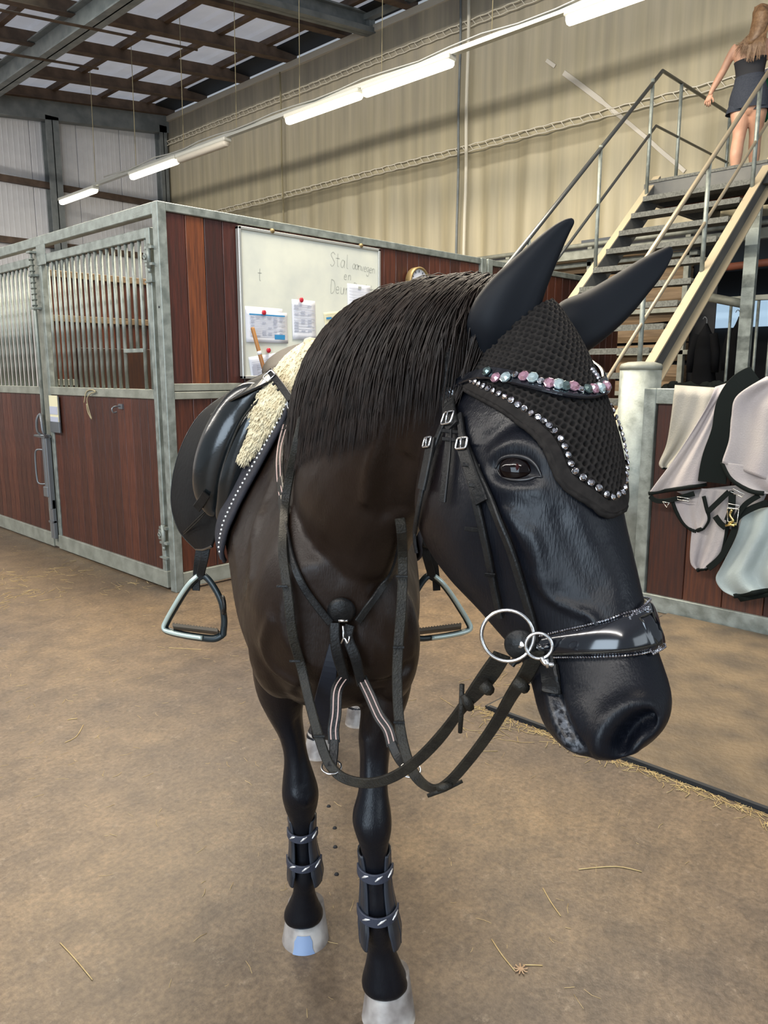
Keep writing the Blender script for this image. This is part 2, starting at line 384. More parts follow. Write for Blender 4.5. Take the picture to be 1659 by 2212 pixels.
for (y, r, mat) in ((8.63, .03, ROPE), (8.80, .022, STEELGREY), (13.6, .018, TWINE)):
    m = MB(); m.tube([(XC - .09, y + .01*math.sin(i*1.3), 3.2 + i*.45) for i in range(11)], r, 6); obj('hanging_rope', m, mat, cur)
# light trunking
XL, ZL = 7.9, 5.30
TUBEOFF = M('diffuser_off', (.62,.58,.50), .4); TUBEON = M('diffuser_lit', (1,.95,.7), .4, emit=3.2, ecol=(1.0, .97, .78)); LBODY = M('lamp_housing', (.55,.55,.50), .5)
tr = thing('light_trunking', (XL, 9, ZL), 'long thin cable rail carrying the row of tube lights', 'rail')
m = MB(); m.box((XL - .04, 2.0, ZL + .04), (XL + .04, 16.1, ZL + .10)); m.tube([(XL - .06, 2, ZL + .12)] + [(XL - .06 + .01*math.sin(i*2.1), 2 + i*.5, ZL + .11 + .02*math.sin(i*1.7)) for i in range(1, 28)], .012, 5); obj('rail', m, ALU, tr)
for y in (4.2, 5.9, 7.7, 9.4, 11.0, 12.6, 14.3, 16.0):
    m = MB(); m.tube([(XL, y, ZL + .1), (XL + .02, y - .02, slope(7.9, XL))], .007, 4); obj('suspension_wire', m, TWINE, tr)
lab = {0: 'lit tube light at the top edge of the picture, nearest of the row', 1: 'lit tube light above the tarpaulin, right one of the touching pair', 2: 'lit tube light above the tarpaulin, left one of the touching pair',
       3: 'unlit dusty tube light in the row beside the tarpaulin corner', 4: 'lit tube light touching the unlit one, above the stall corner', 5: 'lit tube light farthest away, in front of the white end wall'}
for i, (y0, y1) in enumerate(((3.25, 4.90), (6.48, 8.03), (8.09, 9.70), (11.25, 12.78), (12.81, 14.5), (16.0, 17.7))):
    lt = thing('tube_light', (XL, (y0+y1)/2, ZL), lab[i], 'light', 'tube lights hanging in a row')
    m = MB(); m.box((XL - .075, y0, ZL - .01), (XL + .075, y1, ZL + .05), .01); obj('housing', m, LBODY, lt)
    m = MB(); prof = [(-.07, 0), (-.065, -.045), (-.035, -.075), (.035, -.075), (.065, -.045), (.07, 0)]
    m.loft([[Vector((XL + a*(.8 if e_ else 1), y, ZL - .01 + c)) for a, c in prof] for y, e_ in ((y0 + .02, 1), (y0 + .06, 0), (y1 - .06, 0), (y1 - .02, 1))])
    obj('diffuser', m, TUBEOFF if i == 3 else TUBEON, lt)

# ================================================================ STALLS
X0, Y0, ZT = 2.668, 4.601, 2.585
def sbox(name, a, b_, mat, parent, bev=.004):
    m = MB(); m.box(a, b_, bev); return obj(name, m, mat, parent)
fr = thing('stall_corner_frame', (X0, Y0, 0), 'galvanised corner post and top rails of the horse stall block', 'frame')
sbox('corner_post', (X0, Y0 - .004, 0), (X0 + .065, Y0 + .065, ZT), GALV, fr)
sbox('top_rail', (X0, Y0 + .065, 2.51), (X0 + .065, 9.6, ZT), GALV, fr)
sbox('top_rail', (X0 + .065, Y0, 2.53), (6.07, Y0 + .06, ZT), GALV, fr)
sbox('end_post', (6.075, Y0 - .012, 0), (6.15, Y0 + .06, ZT), GALV, fr); sbox('end_post', (6.175, Y0 - .012, 0), (6.25, Y0 + .06, ZT), GALV, fr)
m = MB(); m.tube([(X0 - .002, Y0 + .03, 1.93), (X0 + .01, Y0 + .03, 1.93)], .008, 8); obj('bolt_hole', m, DARK, fr)
sbox('top_rail', (6.25, Y0, 2.53), (8.9, Y0 + .06, ZT), GALV, fr)
random.seed(11)
def pc():
    k = random.random(); a = (.062,.018,.010); b_ = (.120,.034,.017)
    return tuple(a[i] + (b_[i]-a[i])*k for i in range(3))
def planks(parent, along, c0, c1, other, thick, z0, z1, w, cols=None, gap=.004, zgap=.0):
    """vertical tongue-and-groove boards, each its own object"""
    n = max(1, round((c1-c0)/w)); w = (c1-c0)/n; first = None
    for i in range(n):
        if first is None:
            m = MB(); a = c0 + gap/2; b_ = c0 + w - gap/2
            if along == 'Y': m.box((other, a, z0), (other + thick, b_, z1), .004)
            else: m.box((a, other, z0), (b_, other + thick, z1), .004)
            o = first = obj('plank', m, WOOD, parent)
        else: o = copy_to(first, parent, (0, i*w, 0) if along == 'Y' else (i*w, 0, 0))
        c = cols[i] if cols and i < len(cols) and cols[i] else pc()
        o.color = (*c, 1)
# whiteboard wall
ww = thing('stall_side_wall', (X0 + .065, Y0, 0), 'red-brown plank stall wall with galvanised rails behind the whiteboard', 'wall panel')
planks(ww, 'X', X0 + .07, 6.07, Y0 + .02, .03, 1.43, 2.53, .145, [(.085,.022,.013), (.20,.058,.018), (.055,.016,.011), (.085,.022,.014), (.06,.018,.012)])
planks(ww, 'X', X0 + .07, 6.07, Y0 + .02, .03, .13, 1.335, .145)
planks(ww, 'X', 6.25, 8.9, Y0 + .02, .03, .13, 2.53, .145)
sbox('middle_rail', (X0 + .065, Y0 + .002, 1.385), (6.075, Y0 + .055, 1.435), GALV2, ww); sbox('middle_rail', (X0 + .065, Y0 - .002, 1.33), (6.075, Y0 + .055, 1.380), GALV2, ww)
sbox('bottom_rail', (X0 + .065, Y0, .02), (6.075, Y0 + .055, .13), GALV2, ww)
BACKW = M('seam_back', (.18,.15,.13), .8)
sbox('backing_sheet', (X0 + .07, Y0 + .05, .1), (8.9, Y0 + .06, 2.53), BACKW, ww, 0)
# doors
LOCK = M('latch_steel', (.22,.24,.26), .4, .7)
def stall_door(y0, y1, label, hatch):
    d = thing('stall_door', (X0, (y0+y1)/2, 0), label, 'stall door', 'barred stall doors')
    sbox('door_stile', (X0 + .005, y0, .03), (X0 + .05, y0 + .05, 2.44), GALV, d); sbox('door_stile', (X0 + .005, y1 - .045, .03), (X0 + .05, y1, 2.44), GALV, d)
    sbox('door_top_rail', (X0 + .003, y0 + .045, 2.375), (X0 + .05, y1 - .045, 2.44), GALV, d)
    sbox('door_middle_rail', (X0 + .002, y0 + .05, 1.33), (X0 + .055, y1 - .045, 1.395), GALV2, d)
    sbox('door_bottom_rail', (X0 - .004, y0 - .02, .015), (X0 + .055, y1, .135), GALV2, d)
    planks(d, 'Y', y0 + .05, y1 - .045, X0 + .015, .028, .13, 1.335, .112)
    sbox('backing_sheet', (X0 + .043, y0 + .04, .1), (X0 + .05, y1 - .03, 1.36), BACKW, d, 0)
    n = 18; sp = (y1 - y0 - .12)/n; first = None; short = None
    for i in range(n):
        y = y0 + .085 + i*sp
        if hatch and i in (2, 3):
            if short is None: m = MB(); m.tube([(X0 + .028, y, 1.66), (X0 + .028, y, 2.378)], .0135, 8); short = obj('bar', m, GALV, d); sy = y
            else: copy_to(short, d, (0, y - sy, 0))
            continue
        if first is None: m = MB(); m.tube([(X0 + .028, y, 1.39), (X0 + .028, y, 2.378)], .0135, 8); first = obj('bar', m, GALV, d); fy = y
        else: copy_to(first, d, (0, y - fy, 0))
    if hatch:
        ya = y0 + .085 + sp; yb = y0 + .085 + 4*sp
        m = MB(); m.box((X0 + .012, ya, 1.645), (X0 + .044, yb, 1.672), .003); obj('hatch_frame', m, GALV, d)
    return d
d1 = stall_door(4.72, 6.49, 'barred stall door next to the corner post, with a feed opening in its bars', True)
d2 = stall_door(6.62, 8.40, 'barred stall door at the left edge of the picture', False)
# hinges on door 1
for z in (2.20, .34):
    m = MB(); m.box((X0 - .02, Y0 + .055, z - .005), (X0 + .01, Y0 + .15, z + .012)); m.box((X0 - .02, Y0 + .055, z + .10), (X0 + .01, Y0 + .15, z + .117)); m.box((X0 - .02, Y0 + .07, z - .11), (X0 + .01, Y0 + .16, z - .10))
    m.tube([(X0 - .012, Y0 + .105, z - .02), (X0 - .012, Y0 + .105, z + .13)], .016, 10); m.tube([(X0 - .012, Y0 + .105, z - .05), (X0 - .012, Y0 + .105, z - .02)], .011, 6)
    m.box((X0 - .012, Y0 + .13, z + .02), (X0 + .01, Y0 + .175, z + .09)); m.ring((X0 - .018, Y0 + .15, z + .055), (1, 0, 0), .014, .006, 12, 5)
    obj('hinge', m, GALV, d1)
# post between the doors, its filler plate, spring bolt and latch
lt = thing('door_latch', (X0, 6.56, .2), 'vertical bolt rod and lever latch between the two barred doors', 'latch')
sbox('centre_post', (X0 + .01, 6.50, .02), (X0 + .06, 6.60, 2.50), GALV2, lt)
sbox('cover_plate', (X0 - .003, 6.33, 2.36), (X0 + .005, 6.50, 2.52), GALV, lt)
m = MB(); m.tube([(X0 - .03, 6.535, .98), (X0 - .03, 6.535, 2.47)], .0115, 8)
for k in range(9): m.ring((X0 - .03, 6.535, 2.05 + k*.045), (0, .2, 1), .019, .005, 10, 4)
for z in (2.46, 2.28, 2.02): m.box((X0 - .055, 6.50, z), (X0 + .01, 6.57, z + .015))
obj('bolt_rod', m, GALV, lt)
m = MB(); m.box((X0 - .04, 6.555, .52), (X0, 6.60, .98), .004); m.box((X0 - .042, 6.50, .36), (X0, 6.545, 1.0), .004); m.box((X0 - .055, 6.49, .97), (X0, 6.68, .985)); m.tube([(X0 - .05, 6.47, .99), (X0 - .05, 6.70, .98)], .012, 6)
m.box((X0 - .05, 6.53, .46), (X0 + .0, 6.62, .55), .006); m.box((X0 - .03, 6.50, .10), (X0 + .0, 6.57, .44), .003); m.box((X0 - .04, 6.5, .24), (X0, 6.58, .255))
obj('latch_case', m, LOCK, lt)
m = MB(); m.tube(spline([(X0 - .03, 6.56, .98), (X0 - .075, 6.575, 1.02), (X0 - .08, 6.56, 1.12), (X0 - .06, 6.53, 1.17), (X0 - .08, 6.47, 1.13), (X0 - .08, 6.45, 1.02), (X0 - .04, 6.46, .98)], 4), .010, 6)
m.tube(spline([(X0 - .02, 6.60, .86), (X0 - .06, 6.66, .86), (X0 - .07, 6.68, .80), (X0 - .07, 6.68, .62), (X0 - .06, 6.66, .57), (X0 - .02, 6.60, .57)], 4), .008, 6)
obj('lever_handle', m, LOCK, lt)
# card holder, hook, twine
ch = thing('card_holder', (X0, 6.36, 1.0), 'faded notice cards in a small steel holder on the stall door', 'card holder')
m = MB(); m.box((X0 - .015, 6.28, 1.02), (X0 + .0, 6.46, 1.11), .003); m.box((X0 - .004, 6.28, 1.02), (X0, 6.46, 1.32)); obj('holder', m, LOCK, ch)
m = MB(); m.box((X0 - .009, 6.295, 1.10), (X0 - .005, 6.455, 1.325)); obj('card', m, PAPERY, ch)
m = MB(); m.box((X0 - .012, 6.30, 1.17), (X0 - .009, 6.45, 1.235)); m.box((X0 - .012, 6.30, 1.105), (X0 - .009, 6.45, 1.15)); obj('print', m, INK2, ch)
m = MB(); c = onX(253, 882, X0 - .02)
m.tube(spline([c + Vector((.02, 0, .015)), c + Vector((-.02, 0, .012)), c + Vector((-.04, 0, -.005)), c + Vector((-.03, 0, -.03)), c + Vector((-.005, 0, -.025))], 5), .006, 6); m.box((X0 + .004, c.y - .03, c.z - .005), (X0 + .014, c.y + .03, c.z + .03))
tag(obj('wall_hook', m, LOCK), 'small dark hook on the stall door boards', 'hook')
m = MB()
P = [onX(x, y, X0 - .012) for x, y in ((182, 870), (184, 848), (194, 842), (206, 846), (196, 850), (188, 862), (192, 885), (198, 905), (190, 890), (187, 872))]
P[1].x = P[2].x = X0 - .005
m.tube(spline(P, 4), .004, 5); tag(obj('baling_twine', m, TWINE), 'loop of baling twine hanging over the door rail', 'twine')
# partition between the stalls, seen through the bars, and the back of the block
pb = thing('stall_divider', (4.4, 6.555, 0), 'dark plank divider seen through the stall bars', 'wall panel')
planks(pb, 'X', X0 + .07, 6.0, 6.545, .03, .1, 2.30, .145)
for z in (2.29, 1.93, 1.40): sbox('divider_rail', (X0 + .06, 6.52, z), (6.0, 6.60, z + .055), RAWWOOD if z > 1.5 else GALV2, pb)
sbox('feed_trough', (2.95, 6.36, 1.30), (3.75, 6.52, 1.36), RAWWOOD, pb); sbox('feed_trough', (2.95, 6.50, 1.34), (3.75, 6.53, 1.72), WOOD, pb).color = (.05, .022, .014, 1)
bw = thing('stall_back_wall', (6.1, 7, 0), 'plank back wall inside the stall block', 'wall panel')
planks(bw, 'Y', 4.68, 9.6, 6.05, .03, .02, 2.35, .2)

# whiteboard and what hangs on it
wb = thing('whiteboard', (3.98, Y0, 1.47), 'large aluminium-framed whiteboard with faint Dutch handwriting', 'whiteboard')
m = MB(); m.box((3.285, Y0 - .012, 1.475), (4.675, Y0 + .018, 2.50)); obj('writing_surface', m, WHITEB, wb)
for a, b_ in (((3.275, 1.465), (3.30, 2.51)), ((4.66, 1.465), (4.685, 2.51)), ((3.275, 1.465), (4.685, 1.487)), ((3.275, 2.488), (4.685, 2.51))): sbox('frame_rail', (a[0], Y0 - .025, a[1]), (b_[0], Y0 + .015, b_[1]), ALU, wb)
for x in (3.57, 4.46): m = MB(); m.lathe((x, Y0 - .03, 2.51), (0, 1, 0), [(.0, -.004), (.017, 0), (.017, .02), (0, .022)], 12); obj('mounting_clip', m, BRASS, wb)
GL = {'S': [[(.8,.85),(.45,1),(.15,.8),(.5,.5),(.75,.25),(.4,0),(.1,.12)]], 't': [[(.4,.95),(.4,.15),(.6,.02)], [(.1,.62),(.7,.62)]], 'a': [[(.7,.5),(.35,.55),(.1,.25),(.35,0),(.65,.25),(.7,.5),(.7,0)]], 'l': [[(.3,1),(.3,.1),(.5,0)]],
      'n': [[(.15,.5),(.15,0)], [(.15,.35),(.4,.52),(.65,.4),(.65,0)]], 'v': [[(.1,.5),(.35,0),(.65,.5)]], 'e': [[(.15,.28),(.65,.3),(.5,.52),(.2,.42),(.15,.12),(.4,0),(.65,.08)]], 'g': [[(.65,.5),(.3,.52),(.12,.25),(.4,.05),(.65,.4),(.65,-.3),(.3,-.42),(.1,-.25)]],
      'D': [[(.15,1),(.15,0),(.6,.1),(.8,.5),(.6,.9),(.15,1)]], 'u': [[(.12,.5),(.15,.08),(.4,0),(.62,.15),(.65,.5),(.68,0)]], 'r': [[(.2,.5),(.2,0)], [(.2,.35),(.4,.5),(.6,.48)]], 'i': [[(.3,.5),(.3,0)], [(.3,.72),(.32,.76)]],
      'c': [[(.65,.45),(.35,.52),(.12,.25),(.35,0),(.65,.08)]], 'h': [[(.15,1),(.15,0)], [(.15,.35),(.4,.52),(.65,.35),(.65,0)]], 'd': [[(.65,.4),(.35,.52),(.12,.25),(.35,0),(.65,.2)], [(.67,1),(.67,0)]], 'o': [[(.4,.52),(.12,.27),(.4,0),(.66,.27),(.4,.52)]], 'k': [[(.15,1),(.15,0)], [(.6,.5),(.15,.22),(.65,0)]]}
def write(txt, x, z, size, adv, slant, mat, parent, y=Y0 - .0125, rad=.0028):
    m = MB()
    for i, chh in enumerate(txt):
        for st in GL.get(chh, []):
            pts = spline([(x + i*adv + (a + b_*.12)*size*.62, y, z + b_*size + i*slant) for a, b_ in st], 4) if len(st) > 2 else [Vector((x + i*adv + (a + b_*.12)*size*.62, y, z + b_*size + i*slant)) for a, b_ in st]
            m.strap(pts, [Vector((0, -1, 0))]*len(pts), rad*2, .0006)
    return obj('handwriting', m, mat, parent)
write('Stal', 4.13, 2.325, .105, .054, -.001, INKT, wb); write('aanvegen', 4.37, 2.325, .072, .0315, -.002, INKT, wb)
write('en', 4.275, 2.235, .075, .045, 0, INKT, wb)
write('Deur', 4.13, 2.125, .10, .052, -.001, INKT, wb); write('Dicht', 4.375, 2.12, .10, .045, -.001, INKT, wb); write('doen', 4.60 - .02, 2.11, .07, .02, 0, INKT, wb)
m = MB(); write('t', 3.43, 2.155, .09, .05, 0, INKT, wb)
def paper(px0, py0, px1, py1, mat, label, rows=0, head=None, blk=None, dy=0., tilt=0., ink=None, vr=0, bm=None):
    a = onY(px0, py0, Y0 - .014); b_ = onY(px1, py1, Y0 - .014); x0, x1, z1, z0 = a.x, b_.x, a.z, b_.z
    y = Y0 - .0135 - dy; t = thing('paper_sheet', ((x0+x1)/2, y, z0), label, 'paper', 'papers pinned on the whiteboard')
    R = Matrix.Rotation(tilt, 3, 'Y'); pc_ = Vector(((x0+x1)/2, y, (z0+z1)/2)); w = x1-x0; h = z1-z0
    def rect(m, u0, v0, u1, v1, d):
        vs = [Vector((x0+u0*w, y-d, z0+v0*h)), Vector((x0+u1*w, y-d, z0+v0*h)), Vector((x0+u1*w, y-d, z0+v1*h)), Vector((x0+u0*w, y-d, z0+v1*h))]
        vs += [v + Vector((0, .0008, 0)) for v in vs]; vs = [R @ (v - pc_) + pc_ for v in vs]
        m.add(vs, [(0,1,2,3),(7,6,5,4),(0,4,5,1),(1,5,6,2),(2,6,7,3),(3,7,4,0)])
    rws = []
    for i in range(9):
        v = i/8; cur_ = .006*(1-v)**2
        rws.append([R @ (Vector((x0 + w*u/4, y - cur_*(1 if u else .6), z0 + v*h)) - pc_) + pc_ for u in range(5)])
    m = MB(); m.grid(rws); o = obj('sheet', m, mat, t); solidify(o, .0006)
    if head: m = MB(); rect(m, .05, head[0], .93, head[1], .0066); obj('printed_header', m, INK, t)
    m = MB()
    for i in range(rows):
        v = .82 - i*.7/rows; rect(m, .06, v, .94 if i % 3 else .7, v + .012, .0064)
        for k in range(vr):
            if random.random() < .5: rect(m, .08 + k*.85/vr, v + .02, .08 + (k + .6)*.85/vr, v + .045, .0064)
    if rows: obj('printed_lines', m, ink or INK2, t)
    if blk: m = MB(); rect(m, *blk, .0066); obj('printed_block', m, bm or INK, t)
    return t
paper(529, 661, 612, 742, PAPER, 'blank white sheet half hidden behind the blue-headed timetable', dy=.0)
INK.node_tree.nodes['Principled BSDF'].inputs['Base Color'].default_value = (.03,.24,.50,1)
paper(532, 670, 621, 742, PAPER, 'white timetable with a blue header bar and blue box', 13, (.86, .905), (.66,.12,.92,.27), dy=.003, vr=6)
paper(630, 646, 682, 735, PAPER, 'tall white typed sheet under a red magnet', 10, None, (.3, .86, .75, .875), dy=.001, vr=3, bm=INK2)
paper(750, 612, 800, 672, PAPER, 'white letter with a small emblem at the right side of the board', 6, None, (.45,.82,.58,.93), dy=.001, bm=INKT)
paper(700, 672, 738, 708, PAPERY, 'cream card with sketched leaf shapes', 4, None, (.1,.55,.4,.68), dy=.001, ink=INKT, tilt=-.12)
paper(540, 765, 612, 835, PAPER, 'tilted white sheet under the pale red magnet beside the stick', 12, None, (.05,.1,.2,.7), dy=.001, tilt=-.14, vr=2, bm=INK2)
paper(700, 698, 740, 750, PAPER, 'white sheet half hidden by the mane', 0, dy=.0005, tilt=.06)
for (x, y, l) in ((570, 675, 'round red magnet on the blue-headed timetable'), (651, 648, 'red magnet holding the tall typed sheet'), (580, 757, 'red magnet below the timetable, beside the stick')):
    p = onY(x, y, Y0 - .026); m = MB(); m.lathe(p, (0, -1, 0), [(.016, -.004), (.0185, 0), (.0175, .006), (.010, .009), (0, .010)], 16); tag(obj('magnet', m, RED), l, 'magnet', 'magnets on the whiteboard')
# clock
cc = Vector((5.14, Y0 - .0, 2.28)); ck = thing('wall_clock', cc, 'round brass-rimmed wall clock on the plank wall above the mane', 'clock')
m = MB(); m.lathe(cc, (0, -1, 0), [(.12, -.01), (.128, .0), (.13, .055), (.122, .064), (.112, .062), (.112, .04)], 36); obj('rim', m, BRASS, ck)
m = MB(); m.lathe(cc, (0, -1, 0), [(.0, .035), (.113, .035), (.113, .043), (0, .0435)], 36, smooth=False); obj('dial', m, PAPER, ck)
m = MB()
for k in range(12):
    a = k*math.pi/6; u = Vector((math.sin(a), 0, math.cos(a))); v = Vector((math.cos(a), 0, -math.sin(a))); p = cc + Vector((0, -.0445, 0))
    m.add([p + u*.082 - v*.004, p + u*.082 + v*.004, p + u*.102 + v*.004, p + u*.102 - v*.004], [(0,1,2,3)])
for a, l_, w in ((2.2, .085, .004), (4.1, .06, .005)):
    u = Vector((math.sin(a), 0, math.cos(a))); v = Vector((math.cos(a), 0, -math.sin(a))); p = cc + Vector((0, -.046, 0)); m.add([p - v*w, p + v*w, p + u*l_ + v*w*.4, p + u*l_ - v*w*.4], [(0,1,2,3)])
obj('hands_and_marks', m, DARK, ck)
# broom leaning on the whiteboard, its lower end behind the horse
br = thing('broom', (3.55, 4.2, 0), 'wooden broomstick with a worn pale band leaning against the whiteboard', 'broom')
a = onY(545, 707, Y0 - .07); q = onY(568, 790, Y0 - .12); d = (q - a); end = a + d*((a.z - .07)/(-d.z))
end = a + (end - a); m = MB(); m.tube([a, a + d*.04, end], [.012, .0145, .0145], 12); obj('broom_handle', m, HANDLEW, br)
m = MB(); k = a + d*.62; m.tube([k, k + d*.09], .0152, 12); obj('worn_band', m, PAPER, br)
m = MB(); m.box(end + Vector((-.2, -.03, -.0)), end + Vector((.2, .03, .035)), .006); obj('broom_head', m, HANDLEW, br)
m = MB()
for i in range(26):
    for j in range(3): p = end + Vector((-.19 + i*.0152, -.02 + j*.02, 0)); m.tube([p, Vector((p.x, p.y, .001))], .005, 4)
obj('bristles', m, TWINE, br)['kind'] = 'stuff'

# ================================================================ RIGHT-HAND PARTITION
X1 = 4.584
pr = thing('low_partition', (X1, 1.2, 0), 'low dark plank partition in a galvanised frame under the draped rug', 'partition')
sbox('frame_post', (X1, 2.105, .0), (X1 + .06, 2.185, 1.412), GALV, pr); sbox('top_rail', (X1, -1.2, 1.318), (X1 + .06, 2.105, 1.412), GALV, pr); sbox('bottom_rail', (X1 - .005, -1.2, 0), (X1 + .06, 2.19, .108), GALV, pr)
PD = [(.075,.024,.015), (.09,.03,.017), (.085,.026,.016), (.035,.013,.011)]
planks(pr, 'Y', -.75, 2.10, X1 + .02, .03, .10, 1.325, .237, [(.045,.016,.012)]*8 + [(.04,.015,.012), (.095,.034,.019), (.10,.034,.018), (.06,.02,.013)])
sbox('backing_sheet', (X1 + .05, -1.2, .05), (X1 + .055, 2.12, 1.33), BACKW, pr, 0)
pc2 = Vector((X1 + .10, 2.262, 0))
rp_ = thing('round_post', pc2, 'thick round galvanised post with a domed cap behind the horse face', 'post')
m = MB(); m.lathe(pc2, (0, 0, 1), [(.128, 0), (.128, 1.53)], 36); obj('pipe', m, GALV, rp_)
m = MB(); m.lathe(pc2, (0, 0, 1), [(.130, 1.525), (.130, 1.545), (.122, 1.562), (.08, 1.574), (0, 1.578)], 36); obj('cap', m, GALV2, rp_)
# thing: rug draped over the partition
RUG = M('fleece_rug', (.40,.37,.36), .9, 0, (.33,.305,.315), 3, bump=.25, bscale=120, sheen=.3); RUGB = M('fleece_lining', (.30,.285,.24), .9, 0, (.37,.35,.31), 4, bump=.2, bscale=100); TRIM = M('black_binding', (.006,.009,.008), .75, spec=.15)
RUGC = M('mint_grey_lining', (.38,.44,.43), .85, 0, (.30,.35,.355), 3, bump=.2, bscale=100)
rug = thing('horse_rug', (X1, 1.4, .2), 'pale lilac-grey fleece horse rug with black binding draped over the partition', 'rug')
def sheet(name, left, right, off, mat, waves=2.5, amp=.012, nl=40, nw=34, top=None, thick=.004, seed=0):
    """cloth between a left and a right edge line (picture points at the partition), hanging off cm in front of it"""
    def res(p):
        s = spline([(a, b_, 0) for a, b_ in p], 12); T = [0]
        for i in range(1, len(s)): T.append(T[-1] + (s[i]-s[i-1]).length)
        out = []
        for i in range(nl + 1):
            t = T[-1]*i/nl; j = 0
            while j < len(T)-2 and T[j+1] < t: j += 1
            f = (t-T[j])/max(1e-6, T[j+1]-T[j]); out.append(s[j].lerp(s[j+1], f))
        return out
    A, B = res(left), res(right); rows = []
    for i in range(nl+1):
        v = i/nl; row = []
        for j in range(nw+1):
            u = j/nw; p = A[i].lerp(B[i], u)
            o = off + 1.5*amp*math.sin(u*waves*6.28 + seed + v*1.3)*(.35 + .65*v) + .4*amp*math.sin(u*17 + v*5 + seed) + .02*math.sin(math.pi*u)*v
            if callable(top): o += top(u, v)
            row.append(onX(p.x, p.y, X1 - o))
        rows.append(row)
    m = MB(); m.grid(rows); o = obj(name, m, mat, rug); solidify(o, thick, 0); return rows
def edge(rows, which, w=.011, name='binding'):
    P = {'L': [r[0] for r in rows], 'R': [r[-1] for r in rows], 'B': rows[-1]}[which]
    m = MB(); m.tube(P, w, 8, flat=.5, up=(1, 0, 0)); m2 = obj(name, m, TRIM, rug)
def roll(u, v): return -.05*max(0, 1 - v*9)**2
r0 = sheet('back_fold', [(1458,832),(1450,900),(1440,960),(1424,1000),(1430,1012)], [(1548,838),(1540,900),(1516,950),(1478,992),(1450,1012)], .045, RUGB, 1.5, .012, top=roll)
edge(r0, 'B', .006)
m = MB(); pts = [onX(x, y, X1 - .05) for x, y in ((1458,834),(1475,826),(1500,832),(1540,836))]
r1 = sheet('main_fold', [(1545,836),(1526,880),(1490,940),(1450,1000),(1420,1040),(1401,1066)], [(1622,812),(1574,850),(1556,900),(1540,950),(1528,1000),(1526,1046)], .075, RUG, 1.2, .016, seed=1.5, top=roll)
edge(r1, 'B', .012)
# black webbing band
m = MB(); cl = spline([onX(x, y, X1 - o) for x, y, o in ((1636,813,.06),(1600,838,.085),(1572,880,.10),(1560,930,.105),(1545,985,.105),(1538,1042,.10))], 8)
m.strap(cl, [Vector((-1, -.15, 0))]*len(cl), [.135 + .02*math.sin(i*.2) for i in range(len(cl))], .006); obj('surcingle_band', m, TRIM, rug)
r2 = sheet('front_fold', [(1655,814),(1592,855),(1580,900),(1575,950),(1562,990),(1560,1000)], [(1800,806),(1800,880),(1800,950),(1800,1010),(1800,1060),(1800,1090)], .125, RUG, 3.0, .016, seed=.4, nw=50,
           top=lambda u, v: roll(u, v))
# its lower edge curves
r2b = sheet('front_fold_hem', [(1560,998),(1576,1030),(1600,1050),(1625,1062),(1650,1066)], [(1800,1030),(1800,1045),(1800,1060),(1800,1070),(1800,1070)], .128, RUG, 3.0, .012, seed=.4)
edge(r2b, 'L', .013)
r3 = sheet('neck_flap', [(1452,1082),(1462,1108),(1478,1132),(1500,1148)], [(1520,1072),(1526,1098),(1530,1122),(1518,1142)], .06, RUG, .8, .01, nl=24, nw=16, seed=2)
r6 = sheet('inner_fold', [(1462,1062),(1490,1078),(1512,1100),(1530,1125)], [(1665,1040),(1650,1080),(1625,1115),(1596,1150)], .032, RUG, 2.2, .008, nl=20, nw=24, seed=.7)
edge(r3, 'L', .012); edge(r3, 'R', .012); edge(r3, 'B', .012)
r4 = sheet('chest_flap', [(1515,1055),(1500,1110),(1492,1170),(1492,1215),(1506,1232)], [(1580,1060),(1576,1110),(1566,1160),(1552,1205),(1522,1230)], .05, RUG, 1.2, .014, seed=.9)
edge(r4, 'R', .013); edge(r4, 'B', .013)
r5 = sheet('inner_lining', [(1605,1105),(1590,1160),(1560,1220),(1546,1250),(1560,1275),(1585,1288)], [(1800,1070),(1800,1130),(1800,1200),(1800,1240),(1800,1250),(1800,1250)], .075, RUGC, 3.5, .02, seed=2.2, nw=50)
edge(r5, 'B', .014)
r5b = sheet('dark_hem', [(1592,1290),(1650,1281),(1800,1255)], [(1600,1300),(1655,1290),(1800,1268)], .06, TRIM, 1, .002, nl=12, nw=6)
def sp(ps, w, name='strap', mat=None, o=.13):
    cl = spline([onX(x, y, X1 - o) for x, y in ps], 8); m = MB(); m.strap(cl, [Vector((-1, 0, 0))]*len(cl), w, .005); return obj(name, m, mat or TRIM, rug)
sp([(1530,1105),(1556,1080),(1575,1062)], .03, o=.1); sp([(1582,1068),(1580,1100),(1572,1125)], .04, o=.12); sp([(1659,1085),(1620,1100),(1592,1120),(1585,1150),(1560,1200),(1530,1228)], .036, o=.11); sp([(1640,1070),(1610,1090),(1590,1118)], .03, o=.12)
sp([(1404,1072),(1420,1082),(1450,1080),(1500,1066)], .03, o=.08); sp([(1545,1115),(1556,1130),(1568,1140)], .035, o=.1)
RB = M('bright_buckle', (.80,.78,.70), .2, 1)
GOLD = M('brass_clip', (.75,.60,.25), .25, 1)
def rring(ps, mat, o=.14, r=.0028):
    P = [onX(x, y, X1 - o) for x, y in ps]; m = MB(); m.tube(P, r, 6, close=True, up=(1,0,0)); obj('buckle', m, mat, rug)
rring([(1583,1055),(1608,1068),(1603,1074),(1578,1062)], RB); rring([(1574,1088),(1598,1092),(1596,1100),(1572,1096)], RB); rring([(1463,1073),(1490,1077),(1490,1083),(1464,1079)], RB, .10)
rring([(1432,1084),(1440,1096),(1446,1086)], RB, .10); rring([(1571,1098),(1596,1100),(1592,1130),(1572,1126)], RB)
